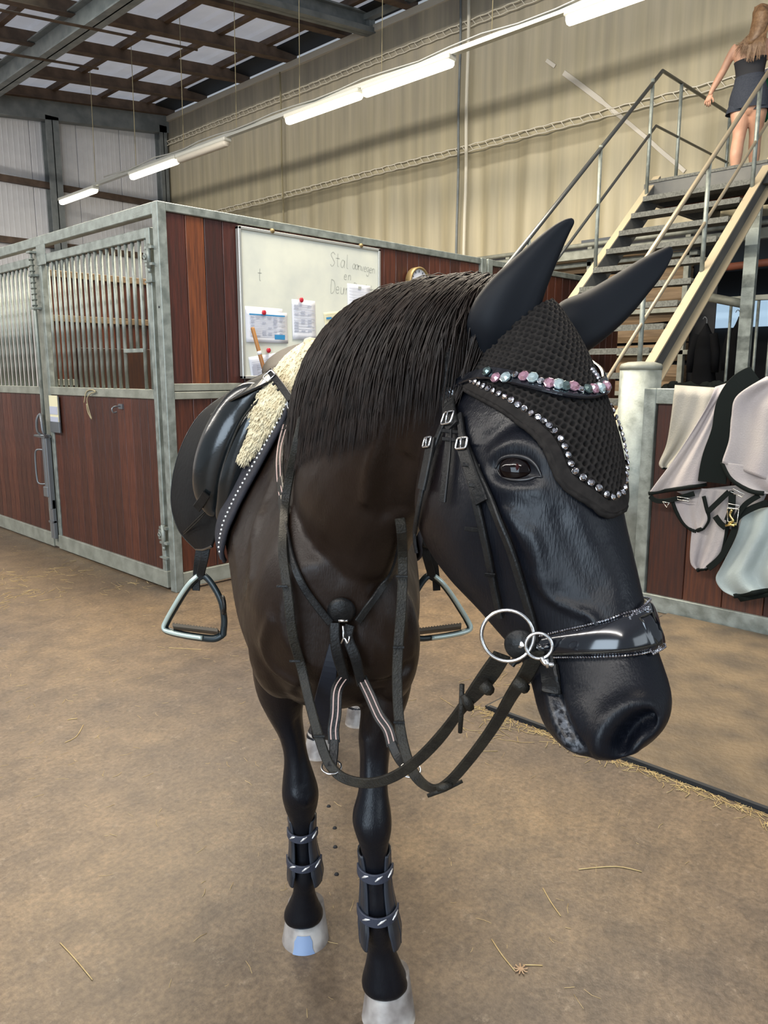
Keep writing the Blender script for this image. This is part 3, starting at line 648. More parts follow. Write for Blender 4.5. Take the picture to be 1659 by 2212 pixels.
m = MB(); c = onX(1580, 1120, X1 - .145); m.tube(spline([c + Vector((0, .0, .05)), c + Vector((0, .01, .02)), c + Vector((-.005, -.012, -.01)), c + Vector((0, .012, -.03)), c + Vector((0, -.02, -.04))], 5), [.007]*21, 7); m.tube([c + Vector((0,-.03,-.03)), c + Vector((0,.03,-.045))], .006, 6); obj('snap_clip', m, GOLD, rug)

# ================================================================ STAIRS
st = thing('steel_staircase', (4.5, 3.6, 0), 'steel open-tread staircase climbing to a landing at the upper right', 'staircase')
YL, YR, XT, ZLD, TS = 4.2, 3.03, 8.8, 3.66, .838
STR = M('stringer_steel', (.085,.088,.088), .6, .1, (.13,.13,.12), 3); STRT = M('stringer_edge', (.42,.35,.235), .6)
def inc(y0, y1, x0, x1, dz0, dz1, mat, name):
    m = MB(); v = []
    for x in (x0, x1):
        z = ZLD + (x - XT)*TS
        for y in (y0, y1):
            for dz in (dz0, dz1): v.append((x, y, z + dz))
    m.add(v, [(0,1,3,2),(4,6,7,5),(0,4,5,1),(2,3,7,6),(0,2,6,4),(1,5,7,3)]); return obj(name, m, mat, st)
XB = XT - ZLD/TS
for (y, s_) in ((YL, 1), (YR, -1)):
    yy0, yy1 = (y - .006, y + .006)
    inc(yy0, yy1, XB + .03, XT + .1, -.30, -.01, STR, 'stringer_web')
    inc(y - (.085 if s_ < 0 else .0), y + (.0 if s_ < 0 else .085), XB + .02, XT + .1, -.02, .0, STRT, 'stringer_flange')
    inc(y - (.085 if s_ < 0 else .0), y + (.0 if s_ < 0 else .085), XB + .2, XT + .1, -.31, -.295, STRT, 'stringer_flange')
TREAD = M('tread_grating', (.075,.078,.07), .75, .1, (.15,.155,.14), 60)
nT = 17; first = None
for i in range(1, nT):
    z = ZLD*i/nT; x = XB + (z)/TS
    if first is None: m = MB(); m.box((x - .06, YR + .01, z - .035), (x + .20, YL - .01, z), .004); m.box((x - .065, YR + .01, z - .05), (x - .055, YL - .01, z + .003)); first = obj('tread', m, TREAD, st); fx, fz = x, z
    else: copy_to(first, st, (x - fx, 0, z - fz))
m = MB(); m.box((XT - .06, YR - .05, ZLD - .02), (10.85, YL + .1, ZLD + .01)); obj('landing_deck', m, TREAD, st)
m = MB(); m.box((XT - .05, YR - .08, ZLD - .22), (XT + .02, YL + .12, ZLD - .02)); m.box((XT, YL + .05, ZLD - .22), (10.85, YL + .12, ZLD - .0)); m.box((XT, YR - .12, ZLD - .22), (10.85, YR - .05, ZLD)); obj('landing_beam', m, STR, st)
m = MB(); m.tube([(XT + .3, YR, ZLD - .26), (XT + .3, YL, ZLD - .26)], .03, 8); obj('cross_pipe', m, M('rust_red_pipe', (.28,.09,.05), .6), st)
RAILM = M('handrail_dark', (.12,.125,.125), .35, .8); RAILW = M('handrail_warm', (.33,.28,.20), .45, .5)
def rail(pts, r=.021, mat=RAILM, name='handrail'): m = MB(); m.tube(pts, r, 10); obj(name, m, mat, st)
zst = lambda x: ZLD + (x - XT)*TS
YLr, YRr = YL + .02, YR - .02
# camera-left side: up the flight, then level along the landing
rail([(4.75, YLr, zst(4.75) + 1.20), (8.84, YLr, 4.84), (11.0, YLr, 4.84)]); rail([(4.75, YLr, zst(4.75) + .62), (8.76, YLr, 4.25), (10.9, YLr, 4.25)], .015)
for x in (5.0, 6.3, 7.55, 8.62): rail([(x, YLr, zst(x) - .1), (x, YLr, zst(x) + 1.19)], .02, GALV, 'baluster')
for x in (9.35, 10.85): rail([(x, YLr, ZLD), (x, YLr, 4.84)], .02, GALV, 'baluster')
rail([(4.75, YRr, zst(4.75) + .94), (8.9, YRr, zst(8.9) + .95), (9.9, YRr, 4.75)], .022, RAILW); rail([(4.75, YRr, zst(4.75) + .44), (8.9, YRr, zst(8.9) + .42), (9.9, YRr, 4.2)], .016, RAILW)
for x in (4.9, 6.2, 7.35, 8.45): rail([(x, YRr, zst(x) - .1), (x, YRr, zst(x) + .94)], .021, GALV, 'baluster')
for x in (9.9,): rail([(x, YRr, ZLD), (x, YRr, 4.75)], .02, GALV, 'baluster')
cp = onX(1616, 665, 8.9)
m = MB(); m.box((8.86, cp.y - .05, 0), (8.95, cp.y + .05, ZLD - .2)); m.box((8.84, cp.y - .065, 0), (8.86, cp.y + .065, ZLD - .2)); tag(obj('landing_column', m, GALV), 'pale galvanised column under the landing at the right edge', 'column')
# ================================================================ BACKGROUND UNDER THE STAIRS
bgw = thing('board_wall', (10.2, 5.5, 0), 'raw horizontal board wall with galvanised rails behind the stairs', 'wall panel')
first = None; k = 0
for z in [0.2 + i*.245 for i in range(12)]:
    m = MB(); rows = []
    for i in range(13):
        y = 4.3 + i*.33; sag = .03*math.sin(i*.5 + k)*((k % 3) - .6); rows.append([Vector((10.2, y, z + sag)), Vector((10.17, y, z + .08 + sag)), Vector((10.17, y, z + .19 + sag)), Vector((10.2, y, z + .23 + sag)), Vector((10.24, y, z + .23 + sag)), Vector((10.24, y, z + sag))])
    m.loft(rows, smooth=False); o = obj('board', m, RAWWOOD, bgw); k += 1
sbox('dark_backing', (10.3, 4.0, 0), (10.32, 8.8, 3.3), DARK, bgw, 0)  # added to block the bright sky between the boards
for z in (3.0, 2.3, 1.75, 1.2): sbox('cross_rail', (10.08, 4.2, z), (10.16, 8.4, z + .06), GALV2, bgw)
for y in (4.3, 5.7, 7.1): sbox('upright', (10.08, y, 0), (10.16, y + .07, 3.3), GALV2, bgw)
m = MB(); m.box((9.9, 2.0, 3.08), (10.0, 8.6, 3.2)); m.tube([(9.85, 2, 3.25), (9.85, 8.4, 3.25)], .03, 8); tag(obj('mezzanine_edge', m, GALV2), 'dusty steel edge beam running below the tarpaulin', 'beam')
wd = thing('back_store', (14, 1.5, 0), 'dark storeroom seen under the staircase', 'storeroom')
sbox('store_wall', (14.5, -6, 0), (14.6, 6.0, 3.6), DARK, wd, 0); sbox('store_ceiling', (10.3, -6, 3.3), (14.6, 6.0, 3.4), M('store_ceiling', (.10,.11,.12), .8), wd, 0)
WINL = M('bright_window', (.6,.8,1), .5, emit=.55, ecol=(.55,.78,1.0))
m = MB(); a = onX(1500, 655, 14.4); b_ = onX(1700, 690, 14.4); m.box((14.38, min(a.y, b_.y), min(a.z, b_.z) - .1), (14.42, max(a.y, b_.y), max(a.z, b_.z) + .05)); obj('window_2', m, WINL)['kind'] = 'structure'
a = onX(1442, 612, 12.0); b_ = onX(1492, 630, 12.0)
tl = thing('tube_light', ((a + b_)/2), 'bright tube light glimpsed under the staircase', 'light')
m = MB(); m.tube([a, b_], .055, 8); obj('diffuser', m, M('far_tube', (1,1,.9), .4, emit=3, ecol=(1, 1, .93)), tl); m = MB(); m.tube([a + Vector((0, 0, .07)), b_ + Vector((0, 0, .07))], .05, 6); obj('housing', m, LBODY, tl)
rk = thing('bar_grille', (9.6, 2.4, 0), 'rail of vertical galvanised bars with a slanting pipe, under the landing', 'grille')
first = None
for i in range(16):
    y = 3.55 - i*.155
    if first is None: m = MB(); m.tube([(9.6, y, .6), (9.6, y, 2.35)], .018, 8); first = obj('bar', m, GALV, rk)
    else: copy_to(first, rk, (0, -i*.155, 0))
sbox('top_bar', (9.57, .9, 2.34), (9.63, 3.65, 2.40), GALV2, rk); sbox('bottom_bar', (9.57, .9, .55), (9.63, 3.65, .62), GALV2, rk)
m = MB(); m.tube([onX(1520, 640, 9.3), onX(1625, 660, 9.3)], .05, 8); obj('slanting_pipe', m, GALV2, rk)
m = MB(); m.tube([onX(1560, 578, 10.0), onX(1700, 562, 10.0)], .045, 8); tag(obj('rust_red_pipe', m, bpy.data.materials['rust_red_pipe']), 'rust-red horizontal pipe at the right edge below the landing', 'pipe')
CLOTH = M('black_cloth', (.005,.0055,.007), .85, spec=.15)
def jacket(x0, x1, y0, y1, X, label):
    a = onX(x0, y0, X); b_ = onX(x1, y1, X); cy_ = (a.y + b_.y)/2; w = abs(a.y - b_.y)/2; z1, z0 = a.z, b_.z; h = z1 - z0
    prof = [(.06, 1.0), (.13, .97), (.30, .90), (.62, .80), (.72, .66), (.70, .45), (.85, .2), (1.0, .03), (.96, 0)]
    rings = []
    for r, v in prof: rings.append([Vector((X + math.cos(t)*.09*(.3 + r), cy_ + math.sin(t)*w*r*(1 + .08*math.sin(5*t + v*6)), z0 + v*h)) for t in [2*math.pi*j/20 for j in range(20)]])
    t = thing('hanging_jacket', (X, cy_, z0), label, 'jacket'); m = MB(); m.loft(rings); obj('jacket_body', m, CLOTH, t)
    m = MB()
    for s_ in (-1, 1): m.tube([(X, cy_ + s_*w*.5, z0 + .84*h), (X - .03, cy_ + s_*w*.85, z0 + .6*h), (X - .03, cy_ + s_*w*.9, z0 + .3*h)], [.06, .055, .045], 8)
    obj('sleeve', m, CLOTH, t)
    m = MB(); m.tube(spline([(X, cy_, z1 - .02), (X, cy_, z1 + .05), (X, cy_ + .03, z1 + .08), (X, cy_ + .05, z1 + .05)], 4), .005, 5); obj('hook', m, LOCK, t)
jacket(1496, 1546, 700, 850, 9.78, 'black jacket hanging on the bars left of the pale column')
jacket(1574, 1608, 685, 850, 9.78, 'black jacket hanging on the bars beside the pale column')
m = MB(); random.seed(5)
for i in range(30): p = onX(1440 + i*7, 834 + random.random()*10, 9.0); m.lathe(p, (random.random(), random.random(), 1), [(.02, -.05), (.06, -.02), (.07, .02), (.03, .06)], 8)
tag(obj('rug_pile', m, M('dark_rugs', (.015,.02,.016), .9)), 'pile of dark rugs behind the partition top rail', 'rugs', kind='stuff')
# rubber mat, straw
RUB = M('rubber_mat', (.085,.066,.046), .6, 0, (.17,.125,.075), 5, bump=.6, bscale=40); RUBE = M('rubber_edge', (.015,.018,.022), .7)
mt = thing('rubber_mat', (3.5, .6, 0), 'dusty rubber stable mat with a black edge on the right floor', 'mat')
first = None; i = 0
for (y1, y0) in ((1.93, -.35), (-.365, -1.6)):
    for (x0, x1) in ((2.674 + .01*math.sin(y1*9), 4.56),):
        m = MB(); rws = []
        m.box((x0, y0, 0), (x1, y1, .017), .004); o = obj('mat_tile', m, RUB, mt)
m = MB(); m.box((2.658, -.9, 0), (2.676, 1.92, .0175)); m.box((2.664, 1.925, 0), (4.5, 1.94, .012)); obj('mat_edge', m, RUBE, mt)
STRAW = M('straw', (.55,.43,.21), .6, 0, (.42,.30,.13), 20)
random.seed(21)
def straw(n, fn, name, label, smin=.02, smax=.09, rad=(.0006, .0015)):
    m = MB()
    for _ in range(n):
        x, y = fn(); a = random.random()*6.28; l = random.uniform(smin, smax); r = random.uniform(*rad); bend = random.uniform(-.5, .5)
        p = Vector((x, y, r + .0005)); q = p + Vector((math.cos(a), math.sin(a), 0))*l*.5; z = q + Vector((math.cos(a+bend), math.sin(a+bend), 0))*l*.5; z.z += random.random()*.004
        m.tube([p, q, z], r, 4, flat=1)
    o = obj(name, m, STRAW); tag(o, label, 'straw', kind='stuff'); return o
def anyf():
    r = random.random()
    if r < .3: return random.uniform(.8, 2.6), random.uniform(-.6, 4.4)
    if r < .75: return random.uniform(.0, 2.6), random.uniform(2.2, 8)
    return random.uniform(2.7, 4.5), random.uniform(-.5, 2.8)
straw(800, anyf, 'scattered_straw', 'sparse stalks of straw scattered over the floor', .008, .05, (.0003, .0009))
straw(750, lambda: (2.655 - abs(random.gauss(0, .028)), random.uniform(-.4, 1.98)), 'straw_edge', 'line of straw swept against the rubber mat edge', .015, .07)
for p in ((60, 1245, .26, 90), (280, 1268, .12, 26), (30, 1290, .2, 45), (1090, 1555, .13, 50), (1120, 1480, .2, 20)):
    c = onF(p[0], p[1]); straw(p[3], lambda: (c.x + random.gauss(0, p[2]), c.y + random.gauss(0, p[2]*.6)), 'straw_wisp', {60: 'patch of straw on the floor before the left stall door', 280: 'small wisp of straw near the corner post foot', 30: 'thin straw patch at the left edge of the floor', 1090: 'straw clump at the near corner of the rubber mat', 1120: 'few stalks on the mat behind the reins'}[p[0]], .03, .12)
for (a, b_, c, l, w) in (((1250,1879),(1330,1873),(1386,1884),'long pale straw stalk lying on the right floor', .0025), ((1173,1920),(1190,1950),(1211,1980),'straw stalk lying diagonally on the right floor', .002), ((1062,2030),(1085,2065),(1112,2098),'bent straw stalk ending in a wood shaving', .002), ((140,1605),(165,1592),(180,1567),'curved straw stalk on the left floor', .002), ((130,2038),(160,2070),(200,2118),'straw stalk on the floor at lower left', .0018), ((365,1400),(400,1402),(436,1404),'straw stalk below the left stirrup', .002), ((1130,2086),(1150,2086),(1172,2087), 'short straw piece beside the wood shaving', .0022), ((146,1556),(155,1554),(167,1553), 'short straw piece above the curved stalk', .0025)):
    m = MB(); P = [onF(*q) + Vector((0, 0, .002)) for q in (a, b_, c)]; m.tube(spline(P, 4), w*.75, 5); tag(obj('straw_stalk', m, STRAW), l, 'straw')
c = onF(1125, 2096); m = MB()
for k in range(14): a = k*.7; m.tube(spline([c + Vector((math.cos(a)*.006*i, math.sin(a)*.006*i, .003 + .002*(i % 2))) for i in range(4)], 2), .0022, 4, flat=.5)
tag(obj('wood_shaving', m, M('shaving', (.42,.28,.17), .8)), 'small curl of wood shaving on the floor near the bottom', 'shaving')
m = MB()
for (x, y) in ((723,1789),(724,1830),(727,1889),(710,1742)):
    c = onF(x, y); m.lathe(c, (0,0,1), [(.008, 0), (.006, .004), (0, .005)], 7)
tag(obj('dirt_crumbs', m, DARK), 'few dark crumbs on the floor between the front legs', 'dirt', kind='stuff')
# ================================================================ HORSE
import numpy as np
Rw = stage(1, 0, 0).normalized(); Gw = stage(0, 1, 0).normalized()
Fw = Gw*math.cos(TH) - Vector((0, 0, 1))*math.sin(TH); Uw = Gw*math.sin(TH) + Vector((0, 0, 1))*math.cos(TH)
def atz(px, py, z): return CAMP + Rw*((px - CX)/FP*z) - Uw*((py - CY)/FP*z) + Fw*z
def sring(c, n, l, a, b, p=2.3, k=0., n_=28, kv=0.):
    out = []
    for j in range(n_):
        t = 2*math.pi*j/n_; ct, st_ = math.cos(t), math.sin(t)
        x = math.copysign(abs(ct)**(2/p), ct); y = math.copysign(abs(st_)**(2/p), st_)
        out.append(c + n*(a*x) + l*(b*y*(1 + k*x + kv*(x*x))))
    return out
def interp(rows, n):
    """Catmull-Rom over rows of floats"""
    out = []
    for i in range(len(rows)-1):
        p0, p1, p2, p3 = rows[max(i-1,0)], rows[i], rows[i+1], rows[min(i+2, len(rows)-1)]
        for q in range(n):
            t = q/n; out.append([.5*(2*b + (c-a)*t + (2*a-5*b+4*c-d)*t*t + (3*b-a-3*c+d)*t**3) for a, b, c, d in zip(p0, p1, p2, p3)])
    out.append(list(rows[-1])); return out
HB = MB()
# --- head
PHI = math.radians(50)
HEAD = interp([(1195,655,1005,790,1.20,.055,.0), (1245,735,950,875,1.19,.080,.05), (1282,812,915,955,1.18,.098,.08), (1314,895,898,1045,1.165,.107,.10), (1330,972,898,1118,1.15,.108,.10), (1337,1042,926,1192,1.13,.102,.08),
  (1349,1118,975,1262,1.11,.090,.04), (1368,1198,1030,1322,1.085,.077,.0), (1386,1278,1085,1386,1.06,.067,-.02), (1404,1348,1128,1438,1.035,.063,-.02), (1427,1413,1152,1495,1.01,.063,0), (1446,1473,1163,1545,.99,.064,.0),
  (1443,1530,1183,1590,.975,.062,.0), (1410,1583,1213,1616,.965,.051,0), (1360,1624,1250,1630,.96,.034,0)], 4)
def pxy(p): d = p - CAMP; z = d.dot(Fw); return CX + FP*d.dot(Rw)/z, CY - FP*d.dot(Uw)/z
def hframe(row, phi=PHI):
    P1 = atz(row[0], row[1], row[4]); P2 = atz(row[2], row[3], row[4]); c = (P1+P2)/2; E = (P1-P2).length/2; e = (P1-P2).normalized()
    n = e*math.cos(phi) - Fw*math.sin(phi); l = e*math.sin(phi) + Fw*math.cos(phi); b = min(row[5], E*.9/math.sin(phi)*.8)
    a = math.sqrt(max(E*E - (b*math.sin(phi))**2, 1e-5))/math.cos(phi)
    ux, uy = row[0]-row[2], row[1]-row[3]; L_ = math.hypot(ux, uy); ux /= L_; uy /= L_
    for _ in range(6):                                        # make the outline of the ring meet both edge points
        q = [pxy(p) for p in sring(c, n, l, a, b, 2.25, row[6], 48)]; s_ = [(x-row[2])*ux + (y-row[3])*uy for x, y in q]; hi, lo = max(s_) - L_, min(s_)
        k = row[4]/FP; c = c - e*((hi + lo)/2*k); a = max(.01, a - (hi - lo)/2*k/math.cos(phi)*.7)
    return c, n, l, a, b
HFR = [hframe(r) for r in HEAD]
HB.loft([sring(h[0], h[1], h[2], h[3], h[4], 2.25, r[6], 32) for h, r in zip(HFR, HEAD)])
# --- neck (crest point, throat point, half width)
NK = interp([(676,792,2.15, 745,1380,1.62, .125), (722,750,2.02, 765,1315,1.50,.122), (778,695,1.87, 792,1225,1.42,.128), (850,655,1.68, 838,1135,1.36,.122), (945,638,1.50, 895,1060,1.30,.112), (1050,640,1.33, 950,985,1.25,.095), (1120,660,1.24, 1010,930,1.21,.08)], 5)
neckfr = []
for r in NK:
    T = at(*r[0:3]); B_ = at(*r[3:6]); neckfr.append(((T+B_)/2, (T-B_).normalized(), (T-B_).length/2, r[6]))
rings = []
for i, (c, n, a, b) in enumerate(neckfr):
    t = (neckfr[min(i+1, len(neckfr)-1)][0] - neckfr[max(i-1, 0)][0]).normalized(); t = (t - n*t.dot(n)).normalized(); l = t.cross(n)
    rings.append(sring(c, n, l, a, b, 2.0, -.42 + .2*i/len(neckfr), 32))
HB.loft(rings)
# --- trunk: ahead distance g, centre right r, centre height, half height, half width, taper
TR = interp([(1.44,-.115,1.03,.11,.09,0), (1.50,-.115,1.02,.19,.15,.1), (1.60,-.12,1.03,.27,.20,.55), (1.75,-.135,1.08,.35,.235,.90), (1.95,-.16,1.145,.40,.264,1.0), (2.12,-.185,1.17,.395,.285,.97), (2.35,-.212,1.14,.375,.308,.62), (2.65,-.225,1.13,.36,.325,.25), (2.9,-.215,1.16,.345,.305,.1), (3.1,-.20,1.18,.31,.27,0), (3.24,-.19,1.17,.23,.20,0), (3.31,-.19,1.15,.1,.09,0)], 4)
def trring(r):
    c = stage(r[1], r[0], r[2]); out = []
    for j in range(36):
        t = 2*math.pi*j/36; x, y = math.cos(t), math.sin(t); f = 1 - r[5]*.95*max(0, x + .3)/1.3; out.append(c + Vector((0,0,1))*(r[3]*x) + Rw*(r[4]*math.copysign(abs(y)**.93, y)*f))
    return out
HB.loft([trring(r) for r in TR])
def ell(c, rx, ry, rz, ax=None):
    rs = []
    for i in range(1, 12):
        a = math.pi*i/12; rs.append([c + Rw*(rx*math.sin(a)*math.cos(t)) + Gw*(ry*math.sin(a)*math.sin(t)) + Vector((0,0,rz*math.cos(a))) for t in [2*math.pi*j/16 for j in range(16)]])
    HB.loft(rs)
ell(at(612,1385,1.60), .078, .09, .13); ell(at(850,1385,1.56), .058, .09, .13); ell(at(680,1350,1.53), .085, .07, .14); ell(at(805,1350,1.51), .075, .07, .14)
ell(at(592,1235,1.80), .065, .12, .17)
# --- front legs: picture x, half width px, picture y, distance, depth ratio, depth shift
def leg(rows, p=2.2):
    rs = []
    for cx_, hw, py, g, ratio, dg in interp(rows, 4):
        k = pxm(cx_, py, g); c = at(cx_, py, g) + Gw*dg
        rs.append(sring(c, Gw*-1, Rw, hw*k*ratio, hw*k, p, 0, 20))
    HB.loft(rs)
leg([(620,76,1370,1.72,1.3,.03), (610,68,1440,1.72,1.35,.03), (606,54,1500,1.725,1.4,.03), (613,38,1550,1.73,1.35,.025), (628,28,1595,1.73,1.3,.02), (638,26,1640,1.735,1.25,.015), (645,36,1690,1.74,1.15,.01), (648,40,1718,1.74,1.12,.01), (649,35,1750,1.745,1.05,.015), (650,24,1785,1.755,1.15,.02), (654,21,1840,1.76,1.25,.025), (656,28,1880,1.76,1.2,.03), (656,27,1910,1.755,1.1,.03), (655,24,1935,1.77,1.05,.02), (654,34,1963,1.785,1.0,.02), (654,43,1982,1.795,1.0,.02), (654,42,1993,1.80,1.0,.02)])
leg([(826,70,1370,1.64,1.3,.02), (833,62,1440,1.62,1.35,.02), (833,54,1500,1.60,1.35,.02), (824,46,1550,1.59,1.35,.02), (811,38,1600,1.58,1.25,.02), (809,33,1640,1.57,1.2,.02), (806,32,1710,1.55,1.15,.015), (803,43,1765,1.54,1.1,.01), (806,40,1798,1.535,1.1,.01), (808,31,1835,1.535,1.1,.015), (810,26,1880,1.535,1.2,.02), (813,30,1940,1.53,1.25,.025), (816,35,1985,1.53,1.25,.03), (820,33,2030,1.535,1.1,.03), (823,29,2060,1.545,1.05,.025), (828,40,2098,1.555,1.0,.02), (831,51,2130,1.56,1.0,.02), (832,50,2142,1.565,1.0,.02)])
# --- hind legs in stage metres: (r, g, h, half width, half depth)
def hleg(r0, g0):
    rows = [(r0*.6-.09, g0+.12, 1.10, .13, .22), (r0*.8-.04, g0+.02, .90, .115, .19), (r0, g0-.06, .76, .085, .12), (r0, g0+.06, .62, .055, .075), (r0, g0+.16, .52, .05, .075), (r0, g0+.17, .46, .044, .065), (r0, g0+.13, .38, .031, .042), (r0, g0+.10, .26, .029, .037), (r0, g0+.09, .19, .038, .045), (r0, g0+.06, .15, .037, .042), (r0, g0+.03, .11, .031, .036), (r0, g0, .075, .048, .05), (r0, g0, .062, .048, .05)]
    HB.loft([sring(stage(a, b, c), Gw*-1, Rw, e, d, 2.1, 0, 16) for a, b, c, d, e in interp(rows, 4)])
HL = ((-.265, 2.86), (-.115, 3.14))
for r0, g0 in HL: hleg(r0, g0)
# one continuous skin over all of it
me = HB.mesh('horse_raw', (0, 0, 0)); tmp = bpy.data.objects.new('horse_raw', me); C.objects.link(tmp)
md = tmp.modifiers.new('r', 'REMESH'); md.mode = 'VOXEL'; md.voxel_size = .0062; md.use_smooth_shade = True
ms = tmp.modifiers.new('s', 'SMOOTH'); ms.factor = .5; ms.iterations = 9
bpy.context.view_layer.update()
dg = bpy.context.evaluated_depsgraph_get(); ev = tmp.evaluated_get(dg).to_mesh()
nv = len(ev.vertices); V = np.empty(nv*3); ev.vertices.foreach_get('co', V); V = V.reshape(-1, 3)
NRM = np.empty(nv*3); ev.vertices.foreach_get('normal', NRM); NRM = NRM.reshape(-1, 3)
POLY = [tuple(p.vertices) for p in ev.polygons]
tmp.evaluated_get(dg).to_mesh_clear(); bpy.data.objects.remove(tmp)
def mkbvh(): return BVHTree.FromPolygons([tuple(v) for v in V], POLY)
bvh = mkbvh()
def hitp(px, py, tree=None):
    d = rayw(px, py).normalized(); loc, nor, i, dist = (tree or bvh).ray_cast(CAMP, d)
    if loc is None: return None, None
    return loc, nor
def feat(pxs, rad, amt, n=10, vec=None):
    """raise (+) or press in (-) the skin along a line given by points seen on it"""
    pts = spline([(a, b, 0) for a, b in pxs], n) if len(pxs) > 1 else [Vector((*pxs[0], 0))]
    P = [hitp(p.x, p.y)[0] for p in pts]; P = [p for p in P if p is not None]
    if not P: return
    A = np.array([tuple(p) for p in P]); c = A.mean(0); R = np.linalg.norm(A - c, axis=1).max() + rad*3
    idx = np.where(np.linalg.norm(V - c, axis=1) < R)[0]
    d2 = ((V[idx][:, None, :] - A[None])**2).sum(2).min(1); w = np.exp(-d2/(rad*rad))
    w *= (NRM[idx] @ np.array(Fw) < .35)
    V[idx] += (np.array(vec)[None] if vec is not None else NRM[idx])*(w*amt)[:, None]
# face modelling
feat([(1080,978),(1118,955),(1155,968),(1172,992)], .020, .008); feat([(1118,1012)], .040, .008)
feat([(1090,1010),(1140,1012)], .017, -.017)
feat([(1060,1025),(1100,1062),(1160,1060)], .012, .004); feat([(1060,950),(1110,918),(1170,930)], .016, -.004)
feat([(1100,1110),(1150,1190),(1180,1260)], .014, .007)                     # facial crest
feat([(1030,1080),(1000,1180),(1010,1250)], .03, .004)
feat([(1165,1240),(1180,1275),(1205,1300),(1245,1318),(1275,1330),(1290,1350)], .006, .0085); feat([(1150,1150),(1165,1190),(1168,1240)], .006, .0035); feat([(1120,1200),(1150,1245),(1200,1250)], .005,.002)
feat([(1210,1120),(1250,1200),(1290,1260)], .020, -.005)
bvh = mkbvh()
feat([(1296,1612),(1304,1578),(1326,1545),(1356,1524),(1388,1520)], .013, .008); feat([(1330,1632),(1370,1622)], .009, .003); feat([(1258,1618),(1264,1634)], .007, -.007)
NV = (HFR[46][2]*-1 + HFR[46][1]*.2).normalized()
feat([(1330,1614),(1346,1594),(1370,1572),(1392,1562)], .0115, -.034, vec=NV)
feat([(1205,1500),(1215,1540),(1232,1580),(1262,1624)], .006, -.010); feat([(1185,1500),(1200,1560),(1225,1600)], .012, .005)
feat([(1245,1450),(1260,1520),(1290,1570)], .03, .004)
# neck and chest modelling
feat([(860,830),(830,900),(815,960),(800,1010),(790,1080)], .014, .008); feat([(880,860),(850,950),(835,1040),(830,1110)], .022, -.012)
feat([(870,1000),(862,1050),(866,1100)], .018, -.010)
feat([(745,1360),(748,1420),(752,1470)], .016, -.020); feat([(585,1340),(570,1390),(590,1440),(640,1475)], .014, .008); feat([(690,1240),(735,1270),(780,1240)], .03, .006)
feat([(800,1480),(850,1470),(885,1440)], .012, -.007); feat([(640,1500),(660,1480)], .012, -.008)
feat([(790,1340),(850,1400),(880,1440)], .02, -.006); feat([(610,1000),(560,1130),(545,1250)], .03, .008)
feat([(640,1560),(652,1620),(655,1690)], .010, -.004); feat([(636,1720),(660,1735)], .012, .004); feat([(790,1600),(795,1680)], .012, .004); feat([(640,1810),(642,1860)], .006, -.004)
bvh = mkbvh()
HO = stage(-.13, 2.0, 0)
me = bpy.data.meshes.new('horse'); me.from_pydata([tuple(v - np.array(HO)) for v in V], [], POLY); me.polygons.foreach_set('use_smooth', [True]*len(POLY))
# coat colour: brown on neck and trunk, black on face and lower legs, grey at the lips
rel = V - np.array(CAMP); gg = rel @ np.array(Gw); rr = rel @ np.array(Rw); hh = V[:, 2]
sm = lambda x, a, b: np.clip((x-a)/(b-a), 0, 1)**2*(3 - 2*np.clip((x-a)/(b-a), 0, 1))
zc = rel @ np.array(Fw); pxx = CX + FP*rr/zc; pyy = CY - FP*(rel @ np.array(Uw))/zc
brown = sm(hh, .62, .86)*(1 - sm(pxx, 870, 1010)*(gg < 1.45)*sm(hh, .9, .95))
A = np.array([tuple(hitp(x, y)[0]) for x, y in ((1210,1535),(1216,1560),(1222,1580),(1232,1600),(1245,1612))]); d = np.sqrt(((V[:, None, :] - A[None])**2).sum(2).min(1)); grey = np.exp(-(d/.008)**2)
ca = me.color_attributes.new('coat', 'FLOAT_COLOR', 'POINT'); buf = np.ones((nv, 4)); buf[:, 0] = brown; buf[:, 1] = grey; A2 = np.array([tuple(hitp(p.x, p.y)[0]) for p in spline([(1332,1612,0),(1350,1592,0),(1372,1574,0),(1390,1566,0)], 6)]); d2_ = np.sqrt(((V[:, None, :] - A2[None])**2).sum(2).min(1)); buf[:, 2] = np.exp(-(d2_/.017)**2); ca.data.foreach_set('color', buf.ravel())
COAT, nt, b = newmat('horse_coat'); L = nt.links.new; N = nt.nodes.new
at_ = N('ShaderNodeAttribute'); at_.attribute_name = 'coat'; sp_ = N('ShaderNodeSeparateColor'); L(at_.outputs['Color'], sp_.inputs[0])
tc = N('ShaderNodeTexCoord'); nz = N('ShaderNodeTexNoise'); nz.inputs['Scale'].default_value = 7; nz.inputs['Detail'].default_value = 5; L(tc.outputs['Object'], nz.inputs['Vector'])
mx0 = N('ShaderNodeMix'); mx0.data_type = 'RGBA'; L(nz.outputs[0], mx0.inputs['Factor']); mx0.inputs['A'].default_value = (.0075,.0045,.0034,1); mx0.inputs['B'].default_value = (.017,.0090,.0055,1)
mx1 = N('ShaderNodeMix'); mx1.data_type = 'RGBA'; L(sp_.outputs[0], mx1.inputs['Factor']); mx1.inputs['A'].default_value = (.0036,.0044,.0072,1); L(mx0.outputs['Result'], mx1.inputs['B'])  # blue tint paints the sky's sheen into the black of face and legs
n5 = N('ShaderNodeTexNoise'); n5.inputs['Scale'].default_value = 130; L(tc.outputs['Object'], n5.inputs['Vector'])
mg = N('ShaderNodeMath'); mg.operation = 'MULTIPLY'; L(sp_.outputs[1], mg.inputs[0]); rm = N('ShaderNodeMapRange'); rm.inputs['From Min'].default_value = .4; rm.inputs['From Max'].default_value = .6; L(n5.outputs[0], rm.inputs['Value']); L(rm.outputs[0], mg.inputs[1])
